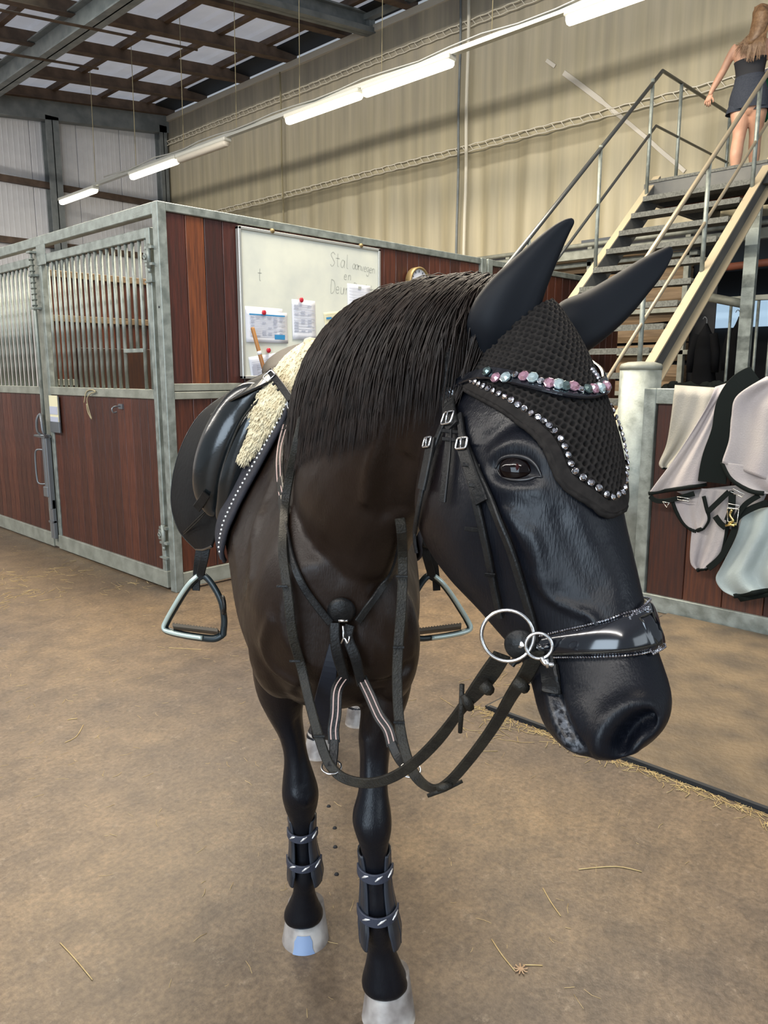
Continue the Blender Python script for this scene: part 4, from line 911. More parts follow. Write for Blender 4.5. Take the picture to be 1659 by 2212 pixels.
mx2 = N('ShaderNodeMix'); mx2.data_type = 'RGBA'; L(mg.outputs[0], mx2.inputs['Factor']); L(mx1.outputs['Result'], mx2.inputs['A']); mx2.inputs['B'].default_value = (.15,.16,.18,1)
L(mx2.outputs['Result'], b.inputs['Base Color']); b.inputs['Specular IOR Level'].default_value = .26
rr_ = N('ShaderNodeMapRange'); rr_.inputs['From Min'].default_value = .35; rr_.inputs['From Max'].default_value = .65; rr_.inputs['To Min'].default_value = .27; rr_.inputs['To Max'].default_value = .52; L(nz.outputs[0], rr_.inputs['Value']); L(rr_.outputs[0], b.inputs['Roughness']); sm_ = N('ShaderNodeMapRange'); sm_.inputs['To Min'].default_value = .26; sm_.inputs['To Max'].default_value = .03; L(sp_.outputs[2], sm_.inputs['Value']); L(sm_.outputs[0], b.inputs['Specular IOR Level'])
mp = N('ShaderNodeMapping'); mp.inputs['Scale'].default_value = (1, 1, .18); L(tc.outputs['Object'], mp.inputs[0]); n6 = N('ShaderNodeTexNoise'); n6.inputs['Scale'].default_value = 420; n6.inputs['Detail'].default_value = 2; L(mp.outputs[0], n6.inputs['Vector'])
bp = N('ShaderNodeBump'); bp.inputs['Strength'].default_value = .35; bp.inputs['Distance'].default_value = .0015; L(n6.outputs[0], bp.inputs['Height'])
n7 = N('ShaderNodeTexNoise'); n7.inputs['Scale'].default_value = 22; n7.inputs['Detail'].default_value = 4; L(tc.outputs['Object'], n7.inputs['Vector']); bp7 = N('ShaderNodeBump'); bp7.inputs['Strength'].default_value = .35; bp7.inputs['Distance'].default_value = .006; L(n7.outputs[0], bp7.inputs['Height']); L(bp7.outputs[0], bp.inputs['Normal']); L(bp.outputs[0], b.inputs['Normal'])
me.materials.append(COAT)
horse = bpy.data.objects.new('horse', me); C.objects.link(horse); horse.location = HO; WL['horse'] = Vector(HO)
tag(horse, 'dark bay horse in full tack standing with its head turned to the right', 'horse')
# eye
e0, en = hitp(1116, 1012); ec = e0 - en*.012
EYE = M('eyeball', (.004,.002,.002), .05, 0, spec=.30); LID = M('eyelid_skin', (.010,.010,.012), .35)
m = MB(); m.lathe(ec, en, [(.025*math.sin(math.pi*i/12), -.025*math.cos(math.pi*i/12)) for i in range(13)], 24)
for i, v in enumerate(m.v): w_ = (v - ec)*.95; m.v[i] = ec + w_ + Rw*(w_.dot(Rw)*.28)
ev_ = obj('eye', m, EYE, horse)
IRIS = M('iris_red', (.022,.003,.0035), .4, spec=.05)  # red tint stands in for a reddish reflection in the eye
pi_ = ec + (hitp(1112, 1010)[0] - ec).normalized()*.0
m = MB(); ax = (CAMP - ec).normalized(); ax = (ax*.5 + en*.5 - Rw*.16 + Uw*.08).normalized(); m.lathe(ec + ax*.0200, ax, [(.0, .0046), (.003, .0044), (.006, .0036), (.0078, .0022), (.008, 0)], 20); 
for i, v in enumerate(m.v): m.v[i] = v
obj('iris', m, IRIS, ev_)
def lidpts(P, off): 
    out = []
    for p in spline([(a, b_, 0) for a, b_ in P], 6):
        d_ = rayw(p.x, p.y).normalized(); q = CAMP + d_*((ec - CAMP).dot(d_))
        # meet the eyeball sphere or the skin, whichever lies nearer
        b2 = (ec - CAMP).dot(d_); disc = .0245**2 - ((ec - CAMP).length_squared - b2*b2); s1 = CAMP + d_*(b2 - math.sqrt(disc)) if disc > 0 else None
        h, _ = hitp(p.x, p.y); c_ = [x for x in (s1, h) if x is not None]; r_ = min(c_, key=lambda x: (x - CAMP).length); out.append(r_ - d_*off)
    return out
for ps, r in ((((1070,1012),(1082,992),(1108,985),(1138,990),(1158,1006),(1170,1030)), .0036), (((1072,1012),(1082,1028),(1106,1037),(1138,1036),(1158,1030),(1172,1030)), .0024)):
    P = lidpts(ps, .001); m = MB(); k = len(P); m.tube(P, [r*(.35 + .65*math.sin(math.pi*min(1, max(0, i/(k-1))))) for i in range(k)], 8); obj('eyelid', m, LID, horse)
# hooves
HOOF = M('pale_hoof', (.42,.40,.38), .45, 0, (.17,.15,.14), 14, bump=.2, bscale=40, detail=3)
BLUEH = M('blue_stained_hoof', (.18,.26,.42), .5)
def hoof(c, w, hgt, fwd, label=None, lean=0.):
    m = MB(); rs = []
    for i in range(9):
        t = i/8; z = hgt*(1 - t); s_ = .76 + .24*t; cc_ = c + fwd*(.028*t) + Vector((0, 0, z))
        rs.append([cc_ + fwd*(w*1.02*s_*math.cos(a)*(1 if math.cos(a) > 0 else .85)) + fwd.cross(Vector((0,0,1)))*(w*s_*math.sin(a)) for a in [2*math.pi*j/28 for j in range(28)]])
    rs.append([Vector((p.x, p.y, .0)) for p in rs[-1]]); m.loft(rs); return obj('hoof', m, HOOF, horse, label=label)
f1 = onF(655, 2062); hoof(f1 + Gw*.088, .063, .092, Gw*-1)
f2 = onF(836, 2240); hoof(f2 + Gw*.088 + Rw*.004, .064, .10, Gw*-1)
for r0, g0 in HL: hoof(stage(r0, g0 - .0, 0), .055, .085, Gw*-1)
# blue stain on the toe of one hoof
m = MB(); rws = []
for i in range(6):
    t = .25 + .75*i/5; row = []
    for j in range(9):
        a = (j-4)*.12*(.25 + .75*t + .12*math.sin(i*2.3 + j)); s_ = .76 + .24*t; row.append(f1 + Gw*.088 - Gw*(.028*t) + Vector((0,0,.092*(1-t)*1. + .0005)) - Gw*(.063*1.045*s_*math.cos(a)) + Rw*(.063*1.03*s_*math.sin(a) + .002*math.sin(i*2)))
    rws.append(row)
m.grid(rws[2:]); obj('toe_stain', m, BLUEH, horse)
# tail
m = MB(); random.seed(4)
for i in range(420):
    a = random.gauss(0, .035); b2 = random.gauss(0, .03); t0 = stage(-.19 + a*.4, 3.29, 1.32 + b2)
    m.tube([t0, t0 + Gw*.10 + Rw*a - Vector((0,0,.1)), stage(-.19 + a*1.6, 3.40 + b2, .9), stage(-.19 + a*2, 3.38 + b2*2, .42 + random.random()*.15)], [.004,.004,.003,.001], 3)
obj('tail', m, M('tail_hair', (.010,.007,.006), .5), horse)
# mane: strands from the crest falling down the right side of the neck
MANE = M('mane_hair', (.009,.006,.0048), .5, 0, (.018,.011,.008), 30, spec=.25)
random.seed(9); m = MB()
crest = [at(*r[0:3]) for r in NK]
def crestp(t): t = min(max(t, 0), .9999)*(len(crest)-1); i = int(t); return crest[i].lerp(crest[i+1], t - i)
side = (at(620, 900, 1.9) - at(760, 900, 1.9)).normalized()
for i in range(11000):
    t = random.random()**.9; t = .20 + t*.73; c0 = crestp(t); tan = (crestp(t+.02) - crestp(t-.02)).normalized()
    p = c0 + tan*random.gauss(0, .01); loc, nor, _, _ = bvh.find_nearest(p); 
    up = Vector((0,0,1)); sd = side.lerp((Gw*-1 + Rw*-.25).normalized(), min(1, t*1.1)).normalized()
    p = loc + nor*.004 - sd*random.uniform(0, .03); loc, nor, _, _ = bvh.find_nearest(p); p = loc + nor*.006
    ln = (.40 - .03*math.sin(t*9))*random.uniform(.6, 1.08)*(1 - .35*max(0, t-.7)/.3); n_ = 8; P = [p - sd*.0]; lift = random.random()**2*.028 + .006
    tb = .55 - 1.1*min(.62, max(0, t-.08)*1.3); d_ = (sd*.9*min(1, .35 + t*2.4) + up*.25 + tan*random.gauss(tb, .13)).normalized()
    for k in range(n_):
        d_ = (d_*.6 + (Vector((0,0,-1)) + tan*random.gauss(tb, .10) + sd*.10)*.4).normalized(); q = P[-1] + d_*(ln/n_)
        loc, nor, _, ds = bvh.find_nearest(q); off = lift*math.sin(math.pi*min(1, (k+1.5)/n_)) + .005
        if (q - loc).dot(nor) < off: q = loc + nor*off
        P.append(q)
    w = random.uniform(.0007, .0017); m.tube(P, [w*.7, w, w, w, w, w, w*.9, w*.6, w*.2], 3, cap=False)
# a few loose hairs standing off the crest
for i in range(500):
    t = random.random()*.85; c0 = crestp(t); loc, nor, _, _ = bvh.find_nearest(c0); p = loc + nor*.006; d_ = (Vector((0,0,1)) + side*random.uniform(-.5, 1.2) + Vector((random.gauss(0,.3), random.gauss(0,.3), 0))).normalized(); l_ = random.uniform(.015, .05)
    m.tube([p, p + d_*l_*.6, p + d_*l_ + side*l_*.4 - Vector((0,0,l_*.25))], [.0006, .0005, .0002], 3, cap=False)
mn = obj('mane', m, MANE, horse, recalc=False)
# ================================================================ TACK
LEA = M('black_leather', (.006,.006,.0065), .42, 0, (.012,.012,.0115), 30, bump=.15, bscale=200, spec=.26)
LEAR = M('worn_rein_leather', (.021,.019,.014), .55, 0, (.012,.011,.009), 40, bump=.3, bscale=260, spec=.3)
PAT = M('patent_leather', (.004,.005,.008), .14, 0, coat=.7)
SADL = M('saddle_leather', (.007,.009,.010), .20, 0, (.010,.012,.013), 20, bump=.05, bscale=160, coat=.3)
SUEDE = M('saddle_suede', (.0035,.004,.005), .6, 0, (.006,.007,.008), 12, bump=.1, spec=.15)
STEELP = M('polished_steel', (.72,.72,.72), .18, 1.)
PINK = M('elastic_stripe', (.46,.33,.30), .7)
STITCH = M('stitching', (.20,.18,.13), .8)
def smoothv(P, k=2):
    for _ in range(k): P = [P[0]] + [(P[i-1] + P[i]*2 + P[i+1])/4 for i in range(1, len(P)-1)] + [P[-1]]
    return P
def surf(pxs, off=.004, n=6, g=None):
    P = []; Nn = []; lastz = None
    for p in spline([(a, b_, 0) for a, b_ in pxs], n):
        h, no = hitp(p.x, p.y); P.append(None if h is None else h); Nn.append(no); 
    ok = [i for i, p in enumerate(P) if p is not None]
    sp_ = spline([(a, b_, 0) for a, b_ in pxs], n)
    for i in range(len(P)):
        if P[i] is None:
            j = min(ok, key=lambda q: abs(q-i)) if ok else None; z = (P[j]-CAMP).dot(Fw) if ok else 1.5
            P[i] = atz(sp_[i].x, sp_[i].y, z); Nn[i] = Nn[j] if ok else Fw*-1
    Nn = smoothv(Nn, 4); Nn = [x.normalized() for x in Nn]; P = smoothv([p + nn*off for p, nn in zip(P, Nn)], 3); return P, Nn
# parametric head surface so that everything on the near cheek has its twin on the far one
HI = [h + (r[6],) for h, r in zip(HFR, HEAD)]
def headp(i, t):
    i = max(0, min(len(HI)-1.001, i)); k = int(i); f = i-k
    def P(h):
        c, n, l, a, b_, kk = h; ct, s_ = math.cos(t), math.sin(t); x = math.copysign(abs(ct)**(2/2.25), ct); y = math.copysign(abs(s_)**(2/2.25), s_); return c + n*(a*x) + l*(b_*y*(1 + kk*x))
    return P(HI[k]).lerp(P(HI[k+1]), f)
GI, GT = np.meshgrid(np.arange(0, len(HI)-1, .25), np.radians(np.arange(-180, 181, 3)), indexing='ij')
GP = np.array([[tuple(headp(i, t)) for t in GT[0]] for i in GI[:, 0]])
def mirror_head(p):
    d2 = ((GP - np.array(p))**2).sum(2); k = np.unravel_index(d2.argmin(), d2.shape); q = headp(GI[k], -GT[k]); gap = (Vector(GP[k]) - p).length
    loc, nor, _, _ = bvh.find_nearest(q); return loc, nor
def mirline(P, off):
    Q = []; Nn = []
    for p in P: a, n = mirror_head(p); Q.append(a); Nn.append(n)
    Nn = [x.normalized() for x in smoothv(Nn, 5)]; return smoothv([q + n*off for q, n in zip(Q, Nn)], 5), Nn
br_ = thing('bridle', atz(1100, 1000, 1.1), 'black leather bridle with crystal browband and wide patent noseband', 'bridle')
def bstrap(name, pxs, w, off=.004, th=.004, mat=None, parent=None, mirror=True, n=6, lab=None):
    P, Nn = surf(pxs, off, n); m = MB(); m.strap(P, Nn, w, th); o = obj(name, m, mat or LEA, parent or br_, label=lab)
    if mirror and (parent or br_) is br_:
        Q, N2 = mirline(P, off); m = MB(); m.strap(Q, N2, w, th); obj(name, m, mat or LEA, br_)
    return P, Nn, o
def buckle(p, up_, nrm, w, h, r=.0018, parent=None, mat=STEELP, name='buckle'):
    up_ = (up_ - nrm*up_.dot(nrm)).normalized(); sd = up_.cross(nrm); m = MB(); pts = [p + up_*(h*math.copysign(min(1, abs(math.cos(a))*1.3), math.cos(a))) + sd*(w*math.copysign(min(1, abs(math.sin(a))*1.3), math.sin(a))) for a in [2*math.pi*i/20 for i in range(20)]]
    m.tube(pts, r, 6, close=True, up=nrm); m.tube([p - up_*h, p + up_*h*.9 + nrm*.003], r*.8, 6); return obj(name, m, mat, parent or br_)
def keeper(px, py, w, horiz, parent=None):
    h, n = hitp(px, py); 
    if h is None: return
    m = MB(); a = h + n*.011; m.strap([a - horiz*w/2, a + horiz*w/2], [n, n], .006, .002); obj('keeper', m, LEA, parent or br_)
# crownpiece with its mirror over the poll
bstrap('crownpiece', [(1040,640),(1010,665),(990,705),(982,750),(975,800),(972,850)], [.020]*6 + [.030]*20 + [.030]*5, .006, .005)
bstrap('headpiece_tab', [(972,800),(975,850),(984,900),(990,930)], .026, .010, .004)
bstrap('cheekpiece', [(1000,900),(1008,960),(1022,1030),(1040,1110),(1058,1190),(1074,1270),(1088,1330)], .011, .005, .005)
bstrap('noseband_cheekpiece', [(1005,940),(1022,985),(1048,1040),(1080,1110),(1112,1190),(1135,1270),(1155,1335),(1166,1385)], .012, .006, .005)
bstrap('strap_sheath', [(1010,962),(1022,1000),(1040,1050),(1052,1085)], .021, .010, .005)
bstrap('throatlatch', [(975,900),(955,945),(936,1000),(922,1060),(910,1120),(905,1160),(910,1192)], .0125, .006, .004)
bstrap('throatlatch_sheath', [(946,955),(940,990),(932,1030),(926,1060)], .023, .010, .005)
bstrap('loose_strap_end', [(982,930),(980,980),(975,1030),(969,1086)], .014, .009, .0035, mirror=False)
for (x, y, w, h) in ((986,912,.013,.010), (943,962,.011,.008), (1016,965,.011,.008)):
    p, n = hitp(x, y); buckle(p + n*.017, Uw, n, w, h)
for (x, y, w) in ((985,938,.026), (985,955,.024), (1030,1010,.024), (1042,1052,.022), (1068,1235,.014), (1030,1140,.020)): keeper(x, y, w, (Rw - Uw*.1).normalized())
# ---- ear bonnet
bon = thing('ear_bonnet', atz(1200, 800, 1.1), 'black crocheted ear bonnet edged with crystals over the horse forehead', 'ear bonnet')
KNIT = M('crochet_cotton', (.009,.0075,.0068), .85, 0, (.017,.0145,.013), 90, spec=.22); LYC = M('smooth_ear_fabric', (.0045,.006,.009), .6, 0, spec=.2)
EDGE = [(960,770),(1000,812),(1060,848),(1110,874),(1150,905),(1185,950),(1208,1000),(1232,1036),(1262,1062),(1292,1070)]
Ed = [(p.x, p.y) for p in spline([(a, b_, 0) for a, b_ in EDGE], 8)]
def topx(p): d = p - CAMP; z = d.dot(Fw); return CX + FP*d.dot(Rw)/z, CY - FP*d.dot(Uw)/z
tip = 21.0
rowsI = [i*.5 for i in range(0, int(tip*2)+1)]; TM = []
for i in rowsI:
    best = None
    for t in range(2, 130, 2):
        x, y = topx(headp(i, -math.radians(t))); d = min((x-a)**2 + (y-b_)**2 for a, b_ in Ed)
        if best is None or d < best[0]: best = (d, math.radians(t))
    TM.append(best[1])
for i in range(len(TM)-2, -1, -1): TM[i] = max(TM[i], TM[i+1])
for i in range(6): TM[i] = max(TM[i], TM[6])
for _ in range(3): TM = [TM[0]] + [(TM[i-1]+TM[i]*2+TM[i+1])/4 for i in range(1, len(TM)-1)] + [TM[-1]]
def snap(p, off): loc, nor, _, _ = bvh.find_nearest(p); return loc + nor*off, nor
NA = 48; coarse = []
for i, tm_ in zip(rowsI, TM): coarse.append([snap(headp(i, tm_*(2*j/NA - 1)), .008) for j in range(NA+1)])
CP = np.array([[tuple(p) for p, n in r] for r in coarse]); CN = np.array([[tuple(n) for p, n in r] for r in coarse])
for _ in range(2):
    CP[1:-1] = (CP[:-2] + 2*CP[1:-1] + CP[2:])/4; CP[:, 1:-1] = (CP[:, :-2] + 2*CP[:, 1:-1] + CP[:, 2:])/4; CN[1:-1] = (CN[:-2]+CN[1:-1]+CN[2:])/3; CN[:, 1:-1] = (CN[:, :-2]+CN[:, 1:-1]+CN[:, 2:])/3
def refine(A, ku, kv):
    n, m_, _ = A.shape; u = np.linspace(0, n-1, (n-1)*ku+1); v = np.linspace(0, m_-1, (m_-1)*kv+1); i = np.minimum(u.astype(int), n-2); f = (u-i)[:, None, None]; B = A[i]*(1-f) + A[i+1]*f
    j = np.minimum(v.astype(int), m_-2); f = (v-j)[None, :, None]; return B[:, j]*(1-f) + B[:, j+1]*f
FPn, FNn = refine(CP, 6, 6), refine(CN, 6, 6)
dv = np.cumsum(np.r_[0, np.linalg.norm(np.diff(FPn[:, FPn.shape[1]//2], axis=0), axis=1)])[:, None]
du = np.concatenate([np.zeros((FPn.shape[0], 1)), np.cumsum(np.linalg.norm(np.diff(FPn, axis=1), axis=2), axis=1)], 1); du -= du[:, du.shape[1]//2][:, None]
pu, pv = .0125, .0085
rowk = np.floor(dv/pv); fu = ((du/pu + .5*(rowk % 2)) % 1) - .5; fv = ((dv/pv) % 1) - .5
hole = np.clip(1.25 - ((fu/.34)**2 + (fv/.36)**2), 0, 1); FPn = FPn + FNn*(.002*np.cos(fu*2*np.pi)*-.3 - .0062*hole)[..., None]
m = MB(); m.grid([[Vector(p) for p in r] for r in FPn]); obj('crochet_hood', m, KNIT, bon)
edgeL = [Vector(CP[i][0]) for i in range(0, CP.shape[0])]; edgeR = [Vector(CP[i][-1]) for i in range(CP.shape[0])]; nL = [Vector(CN[i][0]) for i in range(CP.shape[0])]; nR = [Vector(CN[i][-1]) for i in range(CP.shape[0])]
tipP = [Vector(CP[-1][j]) for j in range(2, NA-1, 2)]; tipN = [Vector(CN[-1][j]) for j in range(2, NA-1, 2)]
loop = edgeL[5:] + tipP + edgeR[::-1][:-5]; nlp = nL[5:] + tipN + nR[::-1][:-5]
loop = smoothv(loop, 4)
# even spacing along the edge
def resample(P, Nn, step):
    T = [0]
    for i in range(1, len(P)): T.append(T[-1] + (P[i]-P[i-1]).length)
    out = []; n = int(T[-1]/step); j = 0
    for k in range(n+1):
        s_ = T[-1]*k/n
        while j < len(T)-2 and T[j+1] < s_: j += 1
        f = (s_-T[j])/max(1e-9, T[j+1]-T[j]); out.append((P[j].lerp(P[j+1], f), Nn[j].lerp(Nn[j+1], f).normalized()))
    return out
ev2 = resample(loop, nlp, .004); cen = sum(loop, Vector())/len(loop)
bandP = [p for p, n in ev2]; bandN = [n for p, n in ev2]; outw = []
for i in range(len(bandP)):
    t = (bandP[min(i+1, len(bandP)-1)] - bandP[max(i-1, 0)]).normalized(); w = t.cross(bandN[i]).normalized()
    if w.dot(bandP[i] - cen) < 0: w = -w
    outw.append(w)
m = MB(); m.strap(smoothv([snap(p + w*.006, .003)[0] for p, w in zip(bandP, outw)], 3), bandN, .020, .0085); obj('edge_band', m, KNIT, bon)
m = MB(); m.tube([snap(p + w*.015, .006)[0] + n*.001*math.sin(i*1.6) for i, (p, w, n) in enumerate(zip(bandP, outw, bandN))], .0042, 8); obj('edge_cord', m, KNIT, bon)
def gemmesh(name, r, mat, rim=True):
    m = MB(); n = 8; z = lambda h, q: [(q*math.cos(2*math.pi*j/n), q*math.sin(2*math.pi*j/n), h) for j in range(n)]
    m.loft([z(0, r*1.12), z(r*.35, r*1.12), z(r*.4, r), z(r*.85, r*.55)], smooth=False); me_ = m.mesh(name, (0,0,0)); me_.materials.append(mat); return me_
GC = M('clear_crystal', (.85,.86,.90), .07, 1.0, (.35,.33,.36), 160, lo=.42, hi=.58); GPK = M('pink_crystal', (.70,.42,.50), .1, .7, (.5,.25,.34), 150); GG = M('smoky_crystal', (.16,.22,.21), .08, .8); GW = M('opal_crystal', (.62,.74,.74), .1, .6, (.35,.45,.46), 150)
def place(me_, name, p, n, t, parent, lab=None):
    o = bpy.data.objects.new(name, me_); C.objects.link(o); o.parent = parent; o.location = p - WL[parent.name]
    t = (t - n*t.dot(n)).normalized(); o.rotation_euler = Matrix((t, n.cross(t), n)).transposed().to_euler(); WL[o.name] = Vector(p)
    if lab: o['label'] = lab
    return o
gm = gemmesh('crystal', .0042, GC)
cry = resample(loop, nlp, .0125); random.seed(2)
for i, (p, n) in enumerate(cry):
    w = (cen - p); w = (w - n*w.dot(n)).normalized(); q, nn = snap(p + w*.008, .0125); j = Vector((random.gauss(0,.25), random.gauss(0,.25), random.gauss(0,.25)))
    place(gm, 'crystal', q, (nn + j).normalized(), Rw, bon)
# ears in smooth covers
def ear(rows, curve, name='ear_cover'):
    R_ = interp(rows, 5); rs = []
    for k, (x0, y0, x1, y1, z) in enumerate(R_):
        A_, B_ = atz(x0, y0, z), atz(x1, y1, z); c = (A_+B_)/2; h = (B_-A_).length/2; u = (B_-A_).normalized(); rs.append([c + u*(h*math.cos(t)) - Fw*(h*.72*math.sin(t)*(1 - .25*math.exp(-((t-1.2)/.5)**2))) for t in [2*math.pi*j/24 for j in range(24)]])
    m = MB(); m.loft(rs); return obj(name, m, LYC, bon)
ear([(1022,760,1082,792,1.165), (1008,706,1128,748,1.15), (1022,655,1158,690,1.14), (1058,606,1180,626,1.13), (1100,566,1199,577,1.125), (1145,527,1217,533,1.12), (1186,494,1231,502,1.115), (1216,476,1240,483,1.11), (1231,471,1239,474,1.11)], 0)
ear([(1180,690,1250,770,1.26), (1212,652,1286,748,1.26), (1265,629,1330,712,1.265), (1310,604,1369,673,1.27), (1350,580,1399,636,1.275), (1390,556,1425,603,1.28), (1420,541,1443,573,1.285), (1441,533,1453,549,1.29), (1449,533,1452,538,1.29)], 0)
# browband: curved patent strip with large stones
BB = [(966,858),(1000,838),(1040,822),(1075,818),(1130,832),(1185,850),(1235,862),(1272,858),(1292,838)]
P, Nn = surf(BB, .0125, 6); m = MB(); m.strap(P, Nn, [.020 if i > 14 else .017 for i in range(len(P))], .005)
BBO = obj('browband', m, PAT, br_)
Q, N2 = mirline(P[:40], .0125); m = MB(); m.strap(Q, N2, .020, .005); obj('browband', m, PAT, br_)
big = {k: gemmesh('stone_' + k, r, mt_) for k, r, mt_ in (('p', .0070, GPK), ('c', .0074, GW), ('g', .0066, GG), ('s', .0046, GC))}
st_ = [(1070,818,'g'),(1087,832,'p'),(1106,832,'c'),(1124,826,'s'),(1140,830,'p'),(1156,834,'c'),(1170,841,'s'),(1186,846,'p'),(1202,848,'c'),(1214,852,'g'),(1229,853,'p'),(1241,859,'s'),(1253,858,'g'),(1264,857,'p'),(1275,855,'c'),(1285,849,'p')]
for x, y, k in st_:
    h, n = hitp(x, y)
    if h is None: continue
    o = place(big[k], 'browband_stone', h + n*.0185, n, Rw, BBO, {'p': 'pale pink stone', 'c': 'clear pale stone', 'g': 'smoky green stone', 's': 'small clear stone'}[k])
for i, (x, y) in enumerate([(1279,800),(1283,805),(1288,811),(1292,818),(1295,825),(1297,832),(1298,839),(1297,846)]):
    o = place(gm, 'crystal', atz(x, y, 1.075 - .0*i), (Fw*-1 + Rw*.5).normalized(), Rw, BBO)
# noseband: padded patent band, whole way round the nose
NB = [(1150,1400),(1188,1395),(1240,1390),(1300,1383),(1350,1374),(1395,1361),(1426,1350)]
P, Nn = surf(NB, .001, 6); Q, N2 = mirline(P, .001)
k = len(P); full = P[:-2] + Q[::-1][2:]; fn = Nn[:-2] + N2[::-1][2:]; full = smoothv(full, 3); fn = [x.normalized() for x in smoothv(fn, 3)]
rs = []; W_ = []
up1, up2, lo1, lo2 = [], [], [], []
for i, p in enumerate(full):
    t = (full[min(i+1, len(full)-1)] - full[max(i-1, 0)]).normalized(); n = (fn[i] - t*fn[i].dot(t)).normalized(); w = t.cross(n)
    u = 1 - abs(i/(len(full)-1)*2 - 1); hw = .0125 + .0145*min(1, u*1.35)**1.2; th = .008 + .005*min(1, u*1.5)
    rs.append([p + w*(hw*math.cos(a)) + n*(th*max(0, math.sin(a))**.7) for a in [math.pi*j/9 for j in range(10)]] + [p - w*hw*.9 - n*.004, p + w*hw*.9 - n*.004])
    up1.append(p + w*(hw*.98) + n*.007); lo1.append(p - w*(hw*.98) + n*.007); up2.append(p + w*(hw*.74) + n*(th*.82))
m = MB(); m.loft(rs); nbo = obj('noseband', m, PAT, br_, label='wide padded patent noseband')
def chain(L_, r, step, parent, name):
    m = MB(); 
    for (p, n) in resample(L_, fn, step):
        m.lathe(p, n, [(r, -.0005), (r, r*.5), (r*.5, r)], 6, smooth=False)
    o = obj(name, m, GC, parent); o['kind'] = 'stuff'
chain(up1, .0017, .0036, nbo, 'crystal_piping'); chain(lo1, .0017, .0036, nbo, 'crystal_piping')
m = MB(); m.tube(up2, .0016, 6); obj('raised_piping', m, LEAR, nbo)
# flash tab, chin strap, bit
bstrap('flash_strap', [(1188,1402),(1192,1440),(1196,1475),(1192,1500)], [.022]*6 + [.029]*6 + [.026]*6 + [.018], .003, .007)
CK = HFR[34]
hl = -CK[2]                                                  # outward on the near side of the muzzle
rc_ = atz(1096, 1373, .985); ax = (Fw*-1 + hl*.35).normalized()
m = MB(); m.ring(rc_, ax, .0335, .0026, 36, 8, 1.0, Uw); obj('bit_ring', m, STEELP, br_)
m = MB(); m.lathe(atz(1124, 1392, .992), ax, [(0, -.004), (.020, -.004), (.021, 0), (.019, .004), (0, .005)], 24); obj('bit_guard', m, LEA, br_)
m = MB(); m.tube([atz(1120, 1390, .99), atz(1160, 1400, 1.0), atz(1195, 1412, 1.02)], .006, 8); obj('bit_mouthpiece', m, STEELP, br_)
m = MB(); m.ring(atz(1164, 1395, .95), ax, .0162, .0022, 28, 8, 1.0, Uw); obj('noseband_ring', m, STEELP, br_)
mr_, mn_ = mirror_head(atz(1110, 1380, 1.0)); m = MB(); m.ring(mr_ + mn_*.012, mn_, .0335, .0026, 30, 8); obj('bit_ring', m, STEELP, br_)
m = MB(); m.tube(spline([atz(1170, 1420, .95), atz(1178, 1433, .947), atz(1196, 1436, .945)], 4), .0035, 6); m.tube([atz(1180, 1424, .945), atz(1184, 1442, .945)], .003, 6); obj('strap_buckle', m, STEELP, br_)
bstrap('chin_strap', [(1160,1400),(1140,1412),(1120,1425),(1112,1436)], .012, .004, .004, mirror=False)
# ---- reins
def fstrap(name, pts, w, th, mat, parent, nrm=None, n=6):
    P = smoothv(spline(pts, n), 2); nn = [(nrm or (Fw*-1))]*len(P); m = MB(); ww_ = w if isinstance(w, (int, float)) else [x[0] for x in interp([(q,) for q in w], n)]
    m.strap(P, nn, ww_, th); return obj(name, m, mat, parent)
re_ = thing('reins', at(790, 1690, 1.28), 'pair of worn dark leather reins hanging in a loop before the chest', 'reins')
sA, nA = surf([(676,850),(668,888),(655,945),(638,1020),(625,1090),(620,1150)], .010, 5)
sA = [atz(*topx(p), (p-CAMP).dot(Fw)) for p in sA]
def hz(x, y, off): h, n = hitp(x, y); return (h + n*off) if h is not None else at(x, y, 1.5)
pA = sA[::4] + [hz(624,1200,.02), hz(628,1280,.03), hz(636,1360,.03), at(651,1440,1.43), at(672,1530,1.39), at(700,1625,1.35), at(722,1664,1.33), at(752,1684,1.31), at(800,1691,1.28), at(850,1677,1.25), at(900,1643,1.21), at(950,1592,1.16), at(995,1532,1.09), at(1030,1490,1.04), at(1060,1450,1.01), at(1085,1412,.985)]
rA = fstrap('rein', pA, [.019]*(len(pA)-4) + [.016,.024,.027,.024], .005, LEAR, re_)
pB = [at(846,1070,1.60), hz(864,1118,.006), at(870,1200,1.40), at(868,1300,1.38), at(860,1400,1.36), at(858,1480,1.34), at(864,1570,1.31), at(882,1645,1.27), at(905,1684,1.24), at(938,1703,1.2), at(968,1690,1.17), at(1010,1644,1.13), at(1065,1570,1.06), at(1105,1500,1.01), at(1132,1462,.975), at(1152,1425,.95), at(1160,1405,.94)]
rB = fstrap('rein', pB, [.019]*9 + [.017]*4 + [.018,.021,.021,.019], .005, LEAR, re_)
for P_ in (pA, pB):
    pass
for (x0, y0, x1, y1, g, w) in ((998,1478,994,1582,1.08,.0085), (1004,1500,1016,1530,1.07,.016), (924,1719,999,1687,1.185,.008), (945,1702,975,1694,1.175,.014), (1112,1470,1136,1488,.965,.018), (1044,1478,1058,1492,1.02,.020)):
    m = MB(); a, q = at(x0, y0, g - .012), at(x1, y1, g - .012); m.tube([a, a.lerp(q, .5) - Fw*.004, q], [w*.45, w*.5, w*.4], 8); obj('rein_stop', m, LEAR, re_)
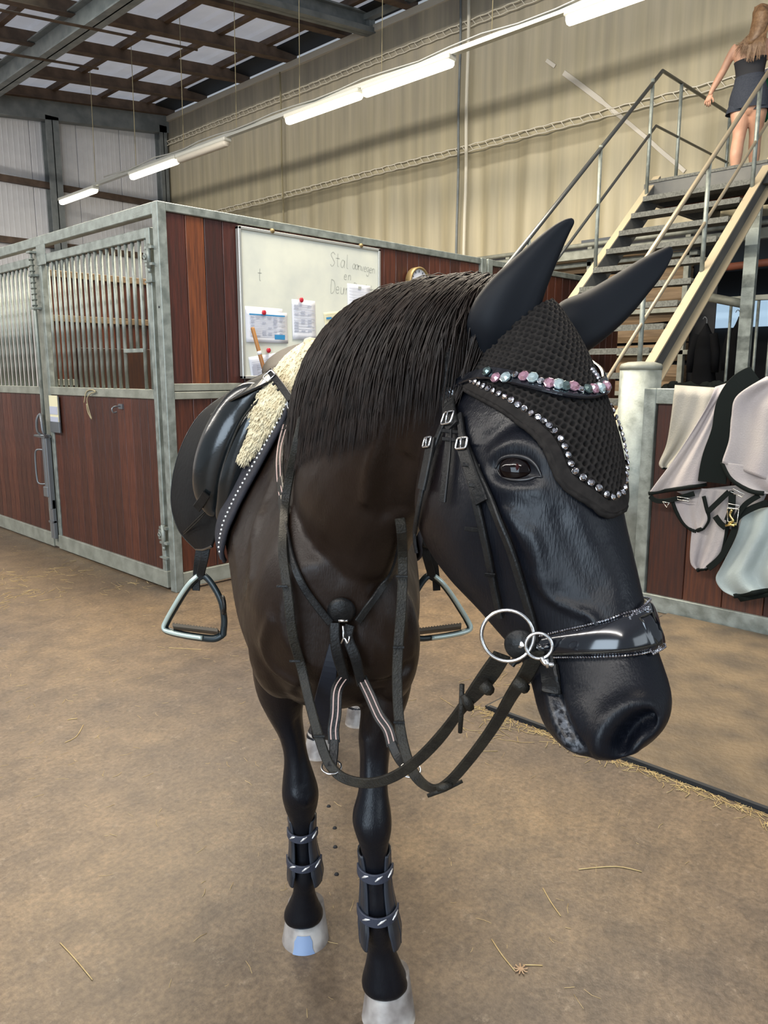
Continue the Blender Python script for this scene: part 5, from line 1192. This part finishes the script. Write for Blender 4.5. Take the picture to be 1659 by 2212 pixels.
for (x, y, g) in ((625,1262,0), (643,1412,0), (868,1245,1.385), (861,1398,1.355), (690,1590,1.36), (862,1560,1.31)):
    c_ = hz(x, y, .036) if g == 0 else at(x, y, g - .004); m = MB(); m.strap([c_ - Rw*.0105, c_ + Rw*.0105], [Fw*-1]*2, .005, .0025); obj('keeper', m, LEA, re_)
m = MB()
# ---- breastplate with running martingale
bp_ = thing('breastplate', hz(740, 1340, 0), 'leather breastplate with striped elastic martingale forks on the chest', 'breastplate')
def cstrap(name, pxs, w, off=.006, th=.005, mat=None, n=6):
    P, Nn = surf(pxs, off, n); m = MB(); m.strap(P, Nn, w, th); return obj(name, m, mat or LEA, bp_), P, Nn
def stripes(P, Nn, dx, parent, up=.0055, r=.0016):
    for s_ in (-1, 1):
        pts = []
        for i, p in enumerate(P):
            t = (P[min(i+1, len(P)-1)] - P[max(i-1, 0)]).normalized(); n = (Nn[i] - t*Nn[i].dot(t)).normalized(); pts.append(p + t.cross(n)*dx*s_ + n*up)
        m = MB(); m.tube(pts, r, 5, flat=.6); obj('elastic_stripe', m, PINK, parent)
NE = (Fw*-1 - Rw*.25).normalized(); gE = lambda x, y, o_=.028: at(x, y, (hz(x, y, 0) - CAMP).dot(Gw) - o_)
fstrap('shoulder_strap', [at(630,874,1.935), gE(623,900), gE(616,930)], .019, .005, LEA, bp_, NE)
PE = smoothv(spline([gE(618,920), gE(608,960), gE(604,1000), gE(606,1040), gE(611,1070)], 6), 4); m = MB(); m.strap(PE, [NE]*len(PE), .021, .005); o = obj('elastic_strap', m, LEA, bp_); stripes(PE, [NE]*len(PE), .0048, o, .0058)
fstrap('strap_end', [gE(605,1035,.034), gE(609,1065,.034), gE(613,1095,.028)], .018, .005, LEA, bp_, NE)
cstrap('chest_strap', [(614,1080),(622,1140),(632,1200),(655,1260),(685,1305),(714,1342)], .015, .008)
cstrap('chest_strap', [(862,1160),(848,1215),(820,1268),(795,1305),(772,1338)], .015, .008)
dc, dn = hitp(738, 1316); m = MB(); m.lathe(dc + dn*.006, dn, [(0, -.004), (.026, -.003), (.028, .003), (.020, .007), (0, .009)], 24); obj('chest_pad', m, LEA, bp_)
ff = lambda x, y, o_: hz(x, y, o_)
for pts, nm in (([ff(722,1336,.02), ff(718,1370,.028), ff(721,1410,.028), ff(729,1450,.03)], 'fork_strap'), ([ff(760,1336,.02), ff(767,1370,.028), ff(776,1410,.028), ff(788,1455,.03)], 'fork_strap')): fstrap(nm, pts, [.019,.020,.021,.018], .006, LEA, bp_)
def fork(pts, pts2, ringp, w=.023):
    P = smoothv(spline(pts, 8), 2); m = MB(); m.strap(P, [Fw*-1]*len(P), w, .004); o = obj('fork_elastic', m, LEA, bp_, label='striped elastic fork strap'); stripes(P, [Fw*-1]*len(P), .0048, o, .0045)
    fstrap('fork_end', pts2, .018, .006, LEA, bp_); m = MB(); m.ring(ringp, (Vector((0,0,1)) - Fw*.25).normalized(), .0185, .0022, 28, 8); obj('martingale_ring', m, STEELP, bp_)
gcut = lambda x, y, dz=0.: at(x, y, 1.40 + dz)
e1 = ff(729,1445,.024); e1g = (e1 - CAMP).dot(Gw)
fork([e1, at(728,1490,e1g-.03), at(725,1540,e1g-.05), at(720,1575,e1g-.06), at(722,1605,e1g-.07)], [at(722,1598,e1g-.068), at(721,1625,e1g-.08), at(717,1656,1.335)], at(716,1657,1.335))
e2 = ff(787,1448,.024); e2g = (e2 - CAMP).dot(Gw)
fork([e2, at(798,1500,e2g-.03), at(818,1545,e2g-.06), at(838,1575,e2g-.08), at(848,1612,e2g-.10)], [at(846,1605,e2g-.10), at(862,1638,e2g-.12), at(884,1662,1.275)], at(886,1663,1.272))
fstrap('girth_strap', [at(722,1392,e1g-.0), at(712,1450,e1g-.005), at(700,1520,e1g+.03), at(694,1580,e1g+.10), at(700,1590,e1g+.22), at(712,1520,e1g+.42)], [.020,.030,.042,.044,.044,.044], .004, M('navy_girth_strap', (.007,.009,.015), .5, spec=.3), bp_)
zq = e1g - .03
m = MB(); m.tube([at(731,1341,zq), at(751,1341,zq)], .0028, 6); m.tube([at(741,1352,zq), at(742,1378,zq), at(737,1390,zq)], .002, 6); m.tube([at(745,1378,zq), at(750,1390,zq), at(753,1386,zq), at(755,1374,zq)], .002, 6); obj('fork_buckle', m, STEELP, bp_)
# ---- saddle pad, sheepskin, saddle
TRr = TR
def rc(g):
    for a, b_ in zip(TR[:-1], TR[1:]):
        if a[0] <= g <= b_[0]: return a[1] + (b_[1]-a[1])*(g-a[0])/(b_[0]-a[0])
    return -.2
def mir(p): r = p.dot(Rw); g = p.dot(Gw); return p + Rw*(2*(rc(g) - r))
def linegrid(L_, R__, nl, nw, fn):
    A = spline([(a, b_, c) for a, b_, c in L_], 8); B = spline([(a, b_, c) for a, b_, c in R__], 8); rows = []
    for i in range(nl+1):
        a = A[int(round(i*(len(A)-1)/nl))]; b_ = B[int(round(i*(len(B)-1)/nl))]; rows.append([fn(a.lerp(b_, j/nw), i/nl, j/nw) for j in range(nw+1)])
    return rows
def both(name, rows, mat, parent, th=0, off=-1, label=None):
    m = MB(); m.grid(rows); o = obj(name, m, mat, parent, label=label)
    if th: solidify(o, th, off)
    m = MB(); m.grid([[mir(p) for p in r] for r in rows]); o2 = obj(name, m, mat, parent)
    if th: solidify(o2, th, off)
    return o
def outof(p, off):
    loc, nor, _, d = bvh.find_nearest(p)
    if (p-loc).dot(nor) < off: return loc + nor*off
    return p
PADM = M('navy_black_pad', (.017,.017,.024), .85, 0, (.024,.024,.032), 40, bump=.2, bscale=200)
pd = thing('saddle_pad', stage(-.18, 2.2, 1.1), 'black quilted saddle pad edged with a row of white beads', 'saddle pad')
L_ = [(640,872,2.02),(600,905,2.05),(560,960,2.06),(528,1010,2.08),(495,1065,2.10),(472,1120,2.12),(467,1165,2.13),(478,1208,2.10)]
R__ = [(650,868,1.99),(622,930,1.98),(600,985,1.98),(575,1035,1.98),(552,1085,1.99),(533,1140,2.0),(508,1190,2.02),(484,1212,2.05)]
rows = linegrid(L_, R__, 40, 10, lambda p, v, u: outof(at(p.x, p.y, p.z), .014))
both('pad_front', rows, PADM, pd, .008, 0)
# the rest of the pad, under the flap
ext = [[rows[i][0].lerp(outof(rows[i][0] + Gw*.42 + Rw*(rc(2.5) - rc(2.1)), .016), j/8) for j in range(9)] for i in range(0, 41, 2)]
ext = [[outof(p, .012) for p in r] for r in ext]; both('pad_panel', ext, PADM, pd, .006, 0)
edge_ = [r[-1] for r in rows]; m = MB(); m.tube([outof(p, .014) for p in edge_], .0065, 8); obj('pad_piping', m, PADM, pd)
m = MB()
bl = [r[6] for r in rows]; bln = []
for p in bl: loc, nor, _, _ = bvh.find_nearest(p); bln.append((nor - Fw*.6).normalized())
for p, n in resample(bl[1:38], bln[1:38], .0135):
    m.lathe(p + n*.007, n, [(.0028, -.002), (.0034, 0), (.002, .002), (0, .0025)], 8)
o = obj('bead_trim', m, M('white_beads', (.80,.80,.78), .3), pd); o['kind'] = 'stuff'
FLEECE = M('cream_fleece', (.74,.66,.46), .85, 0, (.58,.49,.31), 40, sheen=.2)
sk = thing('sheepskin_pad', stage(-.18, 2.05, 1.5), 'cream sheepskin half pad tufting out from under the saddle', 'sheepskin')
L_ = [(694,733,2.16),(660,742,2.14),(622,768,2.12),(594,802,2.10),(570,842,2.08),(550,880,2.07),(541,925,2.08),(530,962,2.08),(526,985,2.08)]
R__ = [(712,736,2.08),(690,775,2.04),(665,810,2.02),(648,842,2.01),(628,878,2.00),(606,908,2.01),(580,942,2.03),(556,970,2.05),(534,993,2.06)]
srows = linegrid(L_, R__, 44, 10, lambda p, v, u: outof(at(p.x, p.y, p.z), .022) + (Fw*-1 + Rw*-.4).normalized()*.012*math.sin(math.pi*u))
both('fleece_base', srows, FLEECE, sk, .012, 0)
random.seed(31); m = MB()
for _ in range(5200):
    i = random.random()*43.9; j = random.random()*9.9; a = int(i); b_ = int(j); p = srows[a][b_].lerp(srows[a+1][b_+1], random.random())
    n = (srows[a+1][b_] - srows[a][b_]).cross(srows[a][b_+1] - srows[a][b_]).normalized()
    if n.dot(Fw) > 0: n = -n
    dn_ = (Vector((0,0,-1)) + Rw*random.gauss(-.5, .35) - Fw*.1).normalized(); l_ = random.uniform(.010, .024)
    q = p + n*.006 + dn_*l_*.45 + Vector((random.gauss(0,.002), random.gauss(0,.002), random.gauss(0,.002))); m.tube([p - n*.002, q, q + dn_*l_*.6 - n*.003], [.0024, .0022, .0006], 4)
o = obj('fleece_tufts', m, FLEECE, sk, recalc=False); o['kind'] = 'stuff'
sd_ = thing('saddle', stage(-.2, 2.35, 1.5), 'black leather dressage saddle with long flap and shiny thigh block', 'saddle')
G4 = [[(600,806,2.12),(598,800,2.18),(606,792,2.35)], [(566,850,2.12),(520,846,2.26),(506,842,2.46)], [(550,925,2.11),(478,925,2.28),(430,900,2.52)], [(516,1005,2.12),(440,1008,2.30),(386,985,2.52)], [(488,1080,2.14),(424,1092,2.30),(371,1075,2.50)], [(477,1130,2.17),(424,1142,2.30),(386,1142,2.44)], [(458,1180,2.22),(440,1187,2.29),(424,1186,2.36)]]
def gridfrom(G, nu, nv_):
    cols = [spline([at(*G[i][j]) for i in range(len(G))], nv_) for j in range(3)]
    return [[q for q in spline([cols[j][i] for j in range(3)], nu)] for i in range(len(cols[0]))]
FG = gridfrom(G4, 8, 8); both('flap', FG, SUEDE, sd_, .006, 0)
m = MB(); rim = [r[-1] for r in FG] + FG[-1][::-1]; m.tube(rim, .0045, 8); obj('flap_piping', m, SADL, sd_)
for off_ in (0, .011):
    m = MB(); P = spline([at(453-off_*300, 1098+off_*400, 2.20), at(430, 1118+off_*600, 2.235), at(398, 1150+off_*400, 2.38)], 6); m.tube([p - Fw*.006 for p in P], .0018, 5); obj('flap_seam', m, LEAR, sd_)
def block(pts, name, lab=None):
    """pts: picture x,y, distance, half width, height"""
    rs = []; R_ = interp(pts, 5); C_ = [at(a, b_, c) for a, b_, c, d_, e_ in R_]
    for i, (a, b_, c, d_, e_) in enumerate(R_):
        t = (C_[min(i+1, len(C_)-1)] - C_[max(i-1, 0)]).normalized(); w = (Rw*1.0 - Gw*.62); w = (w - t*w.dot(t)).normalized(); n = t.cross(w)
        if n.dot(Fw) > 0: n = -n
        rs.append([C_[i] + w*(d_*math.cos(q)) + n*(e_*math.sin(q)) for q in [2*math.pi*j/20 for j in range(20)]])
    m = MB(); m.loft(rs); o = obj(name, m, SADL, sd_, label=lab); m = MB(); m.loft([[mir(p) for p in r] for r in rs]); obj(name, m, SADL, sd_); return o
block([(566,838,2.13,.012,.01),(538,858,2.16,.045,.034),(508,900,2.19,.062,.052),(484,955,2.20,.068,.064),(466,1010,2.21,.066,.064),(456,1060,2.21,.054,.050),(460,1098,2.20,.030,.026),(468,1112,2.19,.008,.008)], 'thigh_block', 'big glossy thigh block')
block([(574,850,2.09,.006,.01),(560,880,2.09,.020,.024),(540,925,2.09,.030,.034),(518,980,2.10,.034,.036),(500,1035,2.11,.034,.034),(490,1080,2.13,.028,.030),(482,1115,2.15,.020,.022),(482,1135,2.16,.006,.008)], 'front_panel_roll')
m = MB(); P = spline([at(560,862,2.055), at(524,905,2.06), at(498,965,2.075), at(480,1025,2.09), at(470,1080,2.12)], 6); m.tube(P, .003, 6); obj('block_seam', m, LEAR, sd_)
m = MB(); a = at(440, 1083, 2.16); m.strap([at(447,1066,2.15), at(437,1082,2.17), at(425,1098,2.19)], [Fw*-1]*3, .026, .004); obj('flap_tab', m, LEA, sd_)
# seat
seat = []
for g, w, hc, dr in ((2.10,.02,1.55,.10), (2.12,.10,1.572,.09), (2.2,.12,1.568,.09), (2.32,.14,1.555,.08), (2.43,.165,1.558,.075), (2.52,.175,1.585,.085), (2.57,.165,1.603,.10), (2.60,.13,1.600,.11), (2.61,.06,1.585,.1)):
    c0 = rc(g); seat.append([stage(c0 + w*math.sin(t), g, hc - dr*(1 - math.cos(t))*(.9)) for t in [(-1.45 + 2.9*j/24) for j in range(25)]])
cols = list(zip(*seat)); cs = [spline(list(c), 5) for c in cols]; seat = [[cs[j][i] for j in range(25)] for i in range(len(cs[0]))]
m = MB(); m.grid(seat); o = obj('seat', m, M('seat_leather', (.034,.025,.018), .6, 0, (.024,.018,.014), 12, bump=.08, bscale=150, spec=.2), sd_); solidify(o, .012, -1)
m = MB(); P = spline([at(600,808,2.08), at(560,832,2.09), at(510,858,2.16), at(470,890,2.3)], 6); m.strap(P, [(Vector((0,0,1)) - Fw*.5 - Rw*.4).normalized()]*len(P), .05, .006); obj('skirt', m, SADL, sd_)
m = MB(); P = [at(586,806,2.05), at(606,832,2.01), at(632,868,1.965)]; P = smoothv(spline(P, 6), 1); nn = [(Fw*-1 - Rw*.5 + Vector((0,0,.6))).normalized()]*len(P); m.strap([p - Fw*.03 for p in P], nn, .019, .005); obj('saddle_strap', m, LEA, bp_)
for (x, y, g, w, h) in ((581,812,2.0,.014,.012),):
    p = at(x, y, g); buckle(p, (at(640,880,2.0) - p).normalized(), nn[0], w, h, .0022, bp_)
for (x, y, g) in ((597,826,1.985), (607,838,1.975)):
    p = at(x, y, g); t = (at(640,880,2.0) - at(586,806,2.05)).normalized(); w = t.cross(nn[0]).normalized(); m = MB(); m.strap([p - w*.012, p + w*.012], [nn[0]]*2, .007, .004); obj('keeper', m, LEA, bp_)
m = MB(); m.ring(at(629,872,1.935), (Fw*-1 - Rw*.9).normalized(), .015, .0022, 24, 8); obj('breastplate_ring', m, STEELP, bp_)
# stirrups
IRON = M('stirrup_black', (.02,.03,.035), .35, .3); INLAY = M('stirrup_pale_inlay', (.55,.66,.62), .3, .4); GRIP = M('rubber_grip', (.12,.10,.075), .8)
def stirrup(f, outer, name='stirrup_iron', lab=None):
    def T(*a): return f(at(*a))
    path = [(484,1352,2.33),(484,1335,2.33),(478,1300,2.33),(462,1268,2.34),(444,1246,2.35),(430,1244,2.36),(414,1258,2.36),(396,1282,2.37),(376,1315,2.38),(362,1340,2.39),(356,1356,2.39),(366,1364,2.385),(400,1372,2.36),(440,1378,2.34),(465,1379,2.33),(482,1370,2.33),(485,1352,2.33)]
    P = spline([T(*p) for p in path[:-1]] , 5); m = MB(); m.tube(P, .012, 8, close=True, flat=.8); ir = obj(name, m, IRON, sd_, label=lab)
    P = spline([T(x - 3, y - 0, g - .013) for x, y, g in path[5:14]], 5); m = MB(); m.tube(P, .0075, 8); obj('pale_inlay', m, INLAY, ir)
    a, b_, c_, d_ = T(372,1346,2.34), T(470,1358,2.31), T(476,1366,2.40), T(376,1354,2.43)
    m = MB(); m.add([a, b_, c_, d_] + [p - Vector((0,0,.010)) for p in (a, b_, c_, d_)], [(0,1,2,3),(7,6,5,4),(0,4,5,1),(1,5,6,2),(2,6,7,3),(3,7,4,0)])
    for i in range(16):
        for j in range(3):
            p = a.lerp(b_, (i+.5)/16).lerp(d_.lerp(c_, (i+.5)/16), (j+.5)/3); m.tube([p, p + Vector((0,0,.004))], .0022, 5)
    o = obj('tread_grip', m, GRIP, ir)
    m = MB(); m.ring(T(482,1307,2.31), (Rw + Gw*.4).normalized(), .026, .006, 20, 8); obj('rubber_loop', m, LEA, ir)
    m = MB(); P = spline([T(447,1178,2.33), T(441,1210,2.33), T(434,1240,2.345), T(438,1250,2.35)], 5); m.strap(P, [Fw*-1]*len(P), .026, .005); P = spline([T(433,1178,2.36), T(428,1210,2.36), T(425,1245,2.37), T(424,1275,2.37)], 5); m.strap(P, [Fw*-1]*len(P), .024, .005); obj('stirrup_leather', m, LEA, sd_)
stirrup(lambda p: p, True, lab='stirrup iron with pale inlay on the left of the picture')
stirrup(lambda p: mir(p) + Rw*-.008, False, lab='stirrup iron seen between chest and jaw')
# ---- tendon boots on the front legs
BOOT = M('boot_shell', (.010,.013,.019), .36, 0, (.016,.02,.028), 25, coat=.2); BOOTE = M('boot_edge', (.018,.023,.034), .5); ELB = M('boot_elastic', (.026,.032,.052), .6); REFL = M('reflective_dash', (.80,.82,.84), .2, .6); LINER = M('boot_liner', (.12,.13,.13), .9)
def boot(rows, bands, label):
    """rows: picture x, y, distance, half width px; open at the front, held by two elastic straps"""
    t0 = rows[0]; base = at(rows[-1][0], rows[-1][1], rows[-1][2]); t = thing('tendon_boot', base, label, 'tendon boot', 'tendon boots on the front legs')
    R_ = interp(rows, 5)
    def pt(r, ang, o_): 
        k = pxm(r[0], r[1], r[2]); c = at(r[0], r[1], r[2]) + Gw*.028; hw = r[3]*k; return c + Rw*((hw + o_)*math.sin(ang)) - Gw*((hw*1.28 + o_)*math.cos(ang))
    gap = [.62 + .0*i for i in range(len(R_))]
    m = MB(); n = len(R_); rws = []
    for i, r in enumerate(R_):
        v = i/(n-1); g0 = .55 + .35*(1 - v)**2 + .25*max(0, v-.75)*4; rws.append([pt(r, g0 + (2*math.pi - 2*g0)*j/26, .001 + .008*max(0, v-.6)) for j in range(27)])
    m.grid(rws); o = obj('shell', m, BOOT, t); solidify(o, .004, 1)
    for col in (0, -1): m = MB(); m.tube([r[col] for r in rws], .0032, 6); obj('shell_edge', m, BOOTE, o)
    for ci in (3, 5, 21, 23): m = MB(); m.tube([r[ci] + (r[ci] - at(*R_[k_][:3])).normalized()*.004 for k_, r in enumerate(rws)], .0018, 5); obj('shell_rib', m, BOOTE, o)
    for v, w in bands:
        r = R_[int(v*(n-1))]; P = [pt(r, a, .006) for a in [(-1.5 + 3.0*j/16) for j in range(17)]]; nn_ = [(p - (at(r[0], r[1], r[2]) + Gw*.028)).normalized() for p in P]
        m = MB(); m.strap(P, nn_, w, .004); so = obj('elastic_strap', m, ELB, t)
        for a in (-.75, .0, .75):
            c0 = pt(r, a, .0108); c1 = pt(r, a + .40, .0108) + Uw*.008; m = MB(); m.tube([c0 - Uw*.002, c0.lerp(c1, .5), c1], [.0014, .0034, .0014], 6); obj('reflective_dash', m, REFL, so)
    return t
boot([(650,1775,1.755,27),(651,1800,1.755,26),(652,1830,1.757,26),(655,1865,1.758,31),(657,1890,1.758,34),(657,1912,1.755,31)], ((.24, .020), (.62, .020)), 'dark tendon boot with reflective dashes on the leg at the left')
boot([(808,1850,1.535,32),(810,1880,1.535,31),(812,1925,1.53,31),(816,1975,1.53,37),(820,2015,1.525,41),(822,2048,1.52,38)], ((.25, .024), (.62, .024)), 'dark tendon boot with reflective dashes on the nearest leg')
# hind leg boots
for (r0, g0), lb in zip(HL, ('small dark fetlock boot on the hind leg at the left', 'small dark fetlock boot on the farther hind leg')):
    t = thing('fetlock_boot', stage(r0, g0+.07, .15), lb, 'fetlock boot', 'fetlock boots on the hind legs')
    rs = [[stage(r0, g0 + .08, z) + Rw*(w*math.sin(a)) + Gw*(w*1.15*math.cos(a)) for a in [2*math.pi*j/20 for j in range(20)]] for z, w in ((.30, .040), (.25, .041), (.19, .050), (.14, .050), (.125, .046))]
    m = MB(); m.loft(rs, cap=False); o = obj('shell', m, BOOT, t); solidify(o, .003, 1)
    m = MB(); m.tube([stage(r0, g0 + .08, .215) + Rw*(.050*math.sin(a)) + Gw*(.058*math.cos(a)) for a in [2*math.pi*j/20 for j in range(20)]], .007, 6, close=True); obj('strap', m, ELB, t)
# ================================================================ PERSON on the landing, seen from behind
XPn = 9.25
def pp(x, y, dx=0.): return onX(x, y, XPn + dx)
pm = 1/207.0
SKIN = M('skin', (.58,.33,.22), .5, 0, (.50,.27,.18), 8); HAIRM = M('brown_hair', (.16,.085,.04), .42, 0, (.26,.155,.08), 40); TOPM = M('black_top', (.012,.013,.018), .8); SHORT = M('navy_shorts', (.018,.024,.038), .85, 0, (.028,.034,.05), 60); GREENM = M('green_cloth', (.0,.10,.045), .8)
def limb(mb, rows, n=16):
    """rows: px, py, dx, half width px, depth ratio"""
    rs = []
    for x, y, dx, hw, k in interp(rows, 4):
        c = pp(x, y, dx); rs.append([c + Vector((math.cos(a)*hw*pm*k, math.sin(a)*hw*pm, 0)) for a in [2*math.pi*j/n for j in range(n)]])
    mb.loft(rs)
def tlimb(mb, pts, rad, n=10): mb.tube(spline([pp(*p) for p in pts], 5), [r[0]*pm for r in interp([(q,) for q in rad], 5)], n)
bdy = MB()
limb(bdy, [(1618,252,0,12,1), (1617,235,0,38,.62), (1617,218,0,40,.66), (1618,200,0,37,.64), (1619,180,0,31,.62), (1620,160,0,29,.6), (1621,140,0,32,.6), (1622,120,0,37,.55), (1624,104,0,39,.48), (1626,94,0,36,.40), (1629,86,0,19,.55), (1632,78,-.005,11,.95), (1636,66,-.01,10.5,1), (1640,56,0,9,1)])
limb(bdy, [(1636,66,0,8,1), (1641,62,.02,13,1.1), (1644,52,.02,16,1.15), (1646,40,.02,17.5,1.15), (1647,28,.02,17,1.15), (1648,18,.02,13,1.1), (1648,12,.02,5,1)])
tlimb(bdy, [(1594,99,0), (1585,112,0), (1574,130,0), (1563,152,0), (1549,176,-.02), (1537,198,-.03), (1534,206,-.03)], [10,11,9.5,8.5,8,5.5,5])
tlimb(bdy, [(1658,99,0), (1668,120,.02), (1672,148,.05), (1664,160,.22), (1655,160,.30)], [10,11,9,8,5.5])
limb(bdy, [(1598,238,0,22,.95), (1599,262,-.01,19,1), (1597,290,.0,14.5,1), (1593,312,-.02,13.5,1.1), (1590,335,-.04,13.5,1.1), (1588,365,-.02,9.5,1.1), (1587,392,0,7.5,1.2)])
limb(bdy, [(1636,238,.02,21,.95), (1634,262,.06,18,1), (1632,290,.13,14,1), (1630,312,.18,13,1.1), (1629,335,.22,12.5,1.1), (1628,362,.26,8.5,1.1), (1628,383,.30,7,1.2)])
tmp2 = bpy.data.objects.new('person_raw', bdy.mesh('person_raw', (0,0,0))); C.objects.link(tmp2)
# hand: palm and five fingers
pl = pp(1532, 213, -.03)
hand = MB(); hand.loft([[pp(x, y, -.03) + Vector((math.cos(a)*h*.45*pm, math.sin(a)*h*pm, 0)) for a in [2*math.pi*j/12 for j in range(12)]] for x, y, h in ((1535,203,5), (1533,209,7.5), (1530,216,8), (1528,221,6.5))])
for i, (dx, ln) in enumerate(((-5.5, 9), (-1.8, 12), (2, 13), (5.5, 11))):
    hand.tube([pp(1529+dx, 218, -.03), pp(1528.5+dx*1.05, 218+ln*.5, -.035), pp(1529+dx, 218+ln, -.015)], [1.9*pm, 1.8*pm, 1.3*pm], 7)
hand.tube([pp(1537, 209, -.03), pp(1541, 215, -.04), pp(1540.5, 221, -.045)], [2.2*pm, 2.0*pm, 1.5*pm], 7)
tmp2.data = None or tmp2.data
md = tmp2.modifiers.new('r', 'REMESH'); md.mode = 'VOXEL'; md.voxel_size = .009
ms = tmp2.modifiers.new('s', 'SMOOTH'); ms.iterations = 5
bpy.context.view_layer.update(); dg = bpy.context.evaluated_depsgraph_get(); e_ = tmp2.evaluated_get(dg).to_mesh()
pb_ = MB(); pb_.v = [v.co.copy() for v in e_.vertices]; pb_.f = [tuple(p.vertices) for p in e_.polygons]; pb_.sm = [True]*len(pb_.f)
tmp2.evaluated_get(dg).to_mesh_clear(); bpy.data.objects.remove(tmp2)
pb_.add(hand.v, hand.f, True)
feet0 = Vector((XPn, pp(1610, 390).y, ZLD + .01))
person = obj('person', pb_, SKIN, origin=feet0, recalc=False); tag(person, 'person with long brown hair in a black strapless top and navy shorts, on the landing', 'person')
def wrapr(rows, add, n=24):
    rs = []
    for x, y, dx, hw, k in interp(rows, 3): c = pp(x, y, dx); rs.append([c + Vector((math.cos(a)*(hw*k*pm + add), math.sin(a)*(hw*pm + add), 0)) for a in [2*math.pi*j/n for j in range(n)]])
    return rs
m = MB(); m.loft(wrapr([(1620,168,0,29,.62), (1620,160,0,29,.6), (1621,140,0,32,.6), (1622,130,0,35,.57)], .008), cap=False); o = obj('strapless_top', m, TOPM, person)
m = MB(); m.loft(wrapr([(1617,238,0,40,.66), (1617,218,0,41,.68), (1618,200,0,38,.66), (1619,180,0,32,.64), (1620,165,0,30,.62)], .010), cap=False); m.loft(wrapr([(1596,246,0,28,.8), (1597,236,0,25,.9), (1600,222,0,22,.9)], .008), cap=False); m.loft(wrapr([(1640,240,.02,22,.9), (1638,230,.02,22,.9), (1636,220,.0,20,.9)], .008), cap=False); obj('shorts', m, SHORT, person)
random.seed(8); m = MB()
m.loft([[pp(x, y, -.10 - .02*(y > 60)) + Vector((math.cos(a)*.055, math.sin(a)*r*pm*(1 + .05*math.sin(7*a)), 0)) for a in [2*math.pi*j/24 for j in range(24)]] for x, y, r in ((1646,16,8),(1645,30,17),(1641,52,18),(1635,70,16),(1630,86,15),(1624,98,9))])
m.loft([[pp(1646, y, .02 - .03) + Vector((math.cos(a)*r*1.12*pm, math.sin(a)*r*pm, 0)) for a in [2*math.pi*j/20 for j in range(20)]] for y, r in ((62,15), (50,18), (38,19.5), (26,19), (15,14), (9,5))])
for i in range(700):
    a = random.uniform(2.0, 4.4); hx = 1646 + math.sin(a)*-18*random.uniform(.9, 1.05); st0 = (hx, random.uniform(14, 50), -.09 + .05*abs(math.sin(a)))
    spread = random.gauss(0, 1); spread = max(-1.9, min(1.9, spread)); ex = 1620 + spread*15 + 4*math.sin(spread*7); ey = random.uniform(104, 136) - abs(spread)*6
    P = spline([pp(*st0), pp(hx - 5, 66, -.11), pp(hx*.35 + ex*.65, 88, -.165), pp(ex, ey, -.15)], 3); m.tube(P, [.005*(1 - .8*k/(len(P)-1)) for k in range(len(P))], 4, cap=False)
obj('long_hair', m, HAIRM, person, recalc=False)
# shoes on the landing
for (x, y, dx) in ((1587, 392, 0), (1628, 383, .30)):
    c = pp(x, y, dx); c.z = ZLD + .012; m = MB(); m.loft([[c + Vector((.10 + math.cos(a)*l_, math.sin(a)*w, z)) for a in [2*math.pi*j/16 for j in range(16)]] for z, l_, w in ((0, .135, .045), (.025, .135, .046), (.05, .11, .042), (.085, .06, .036))]); obj('shoe', m, TOPM, person)
    m = MB(); a0 = c + Vector((.03, 0, .08)); m.tube([a0, pp(x, y - 12, dx)], .032, 8); obj('ankle', m, SKIN, person)
# green cloth bundle held in front
gb = pp(1662, 208, .30); m = MB(); rs = []
for z, r in ((.20,.05), (.12,.11), (.02,.13), (-.10,.13), (-.20,.09), (-.26,.04)): rs.append([gb + Vector((math.cos(a)*r*.6*(1+.15*math.sin(3*a+z*9)), math.sin(a)*r*(1+.15*math.sin(4*a+z*12)), z)) for a in [2*math.pi*j/18 for j in range(18)]])
m.loft(rs); o = obj('cloth_bundle', m, GREENM); tag(o, 'green cloth bundle held in front of the person', 'cloth')
m = MB(); m.lathe(gb + Vector((0, .02, .24)), (0, 0, 1), [(.05, -.04), (.07, 0), (.05, .04), (0, .05)], 12); tag(obj('white_cloth', m, PAPER), 'small white cloth on top of the green bundle', 'cloth')
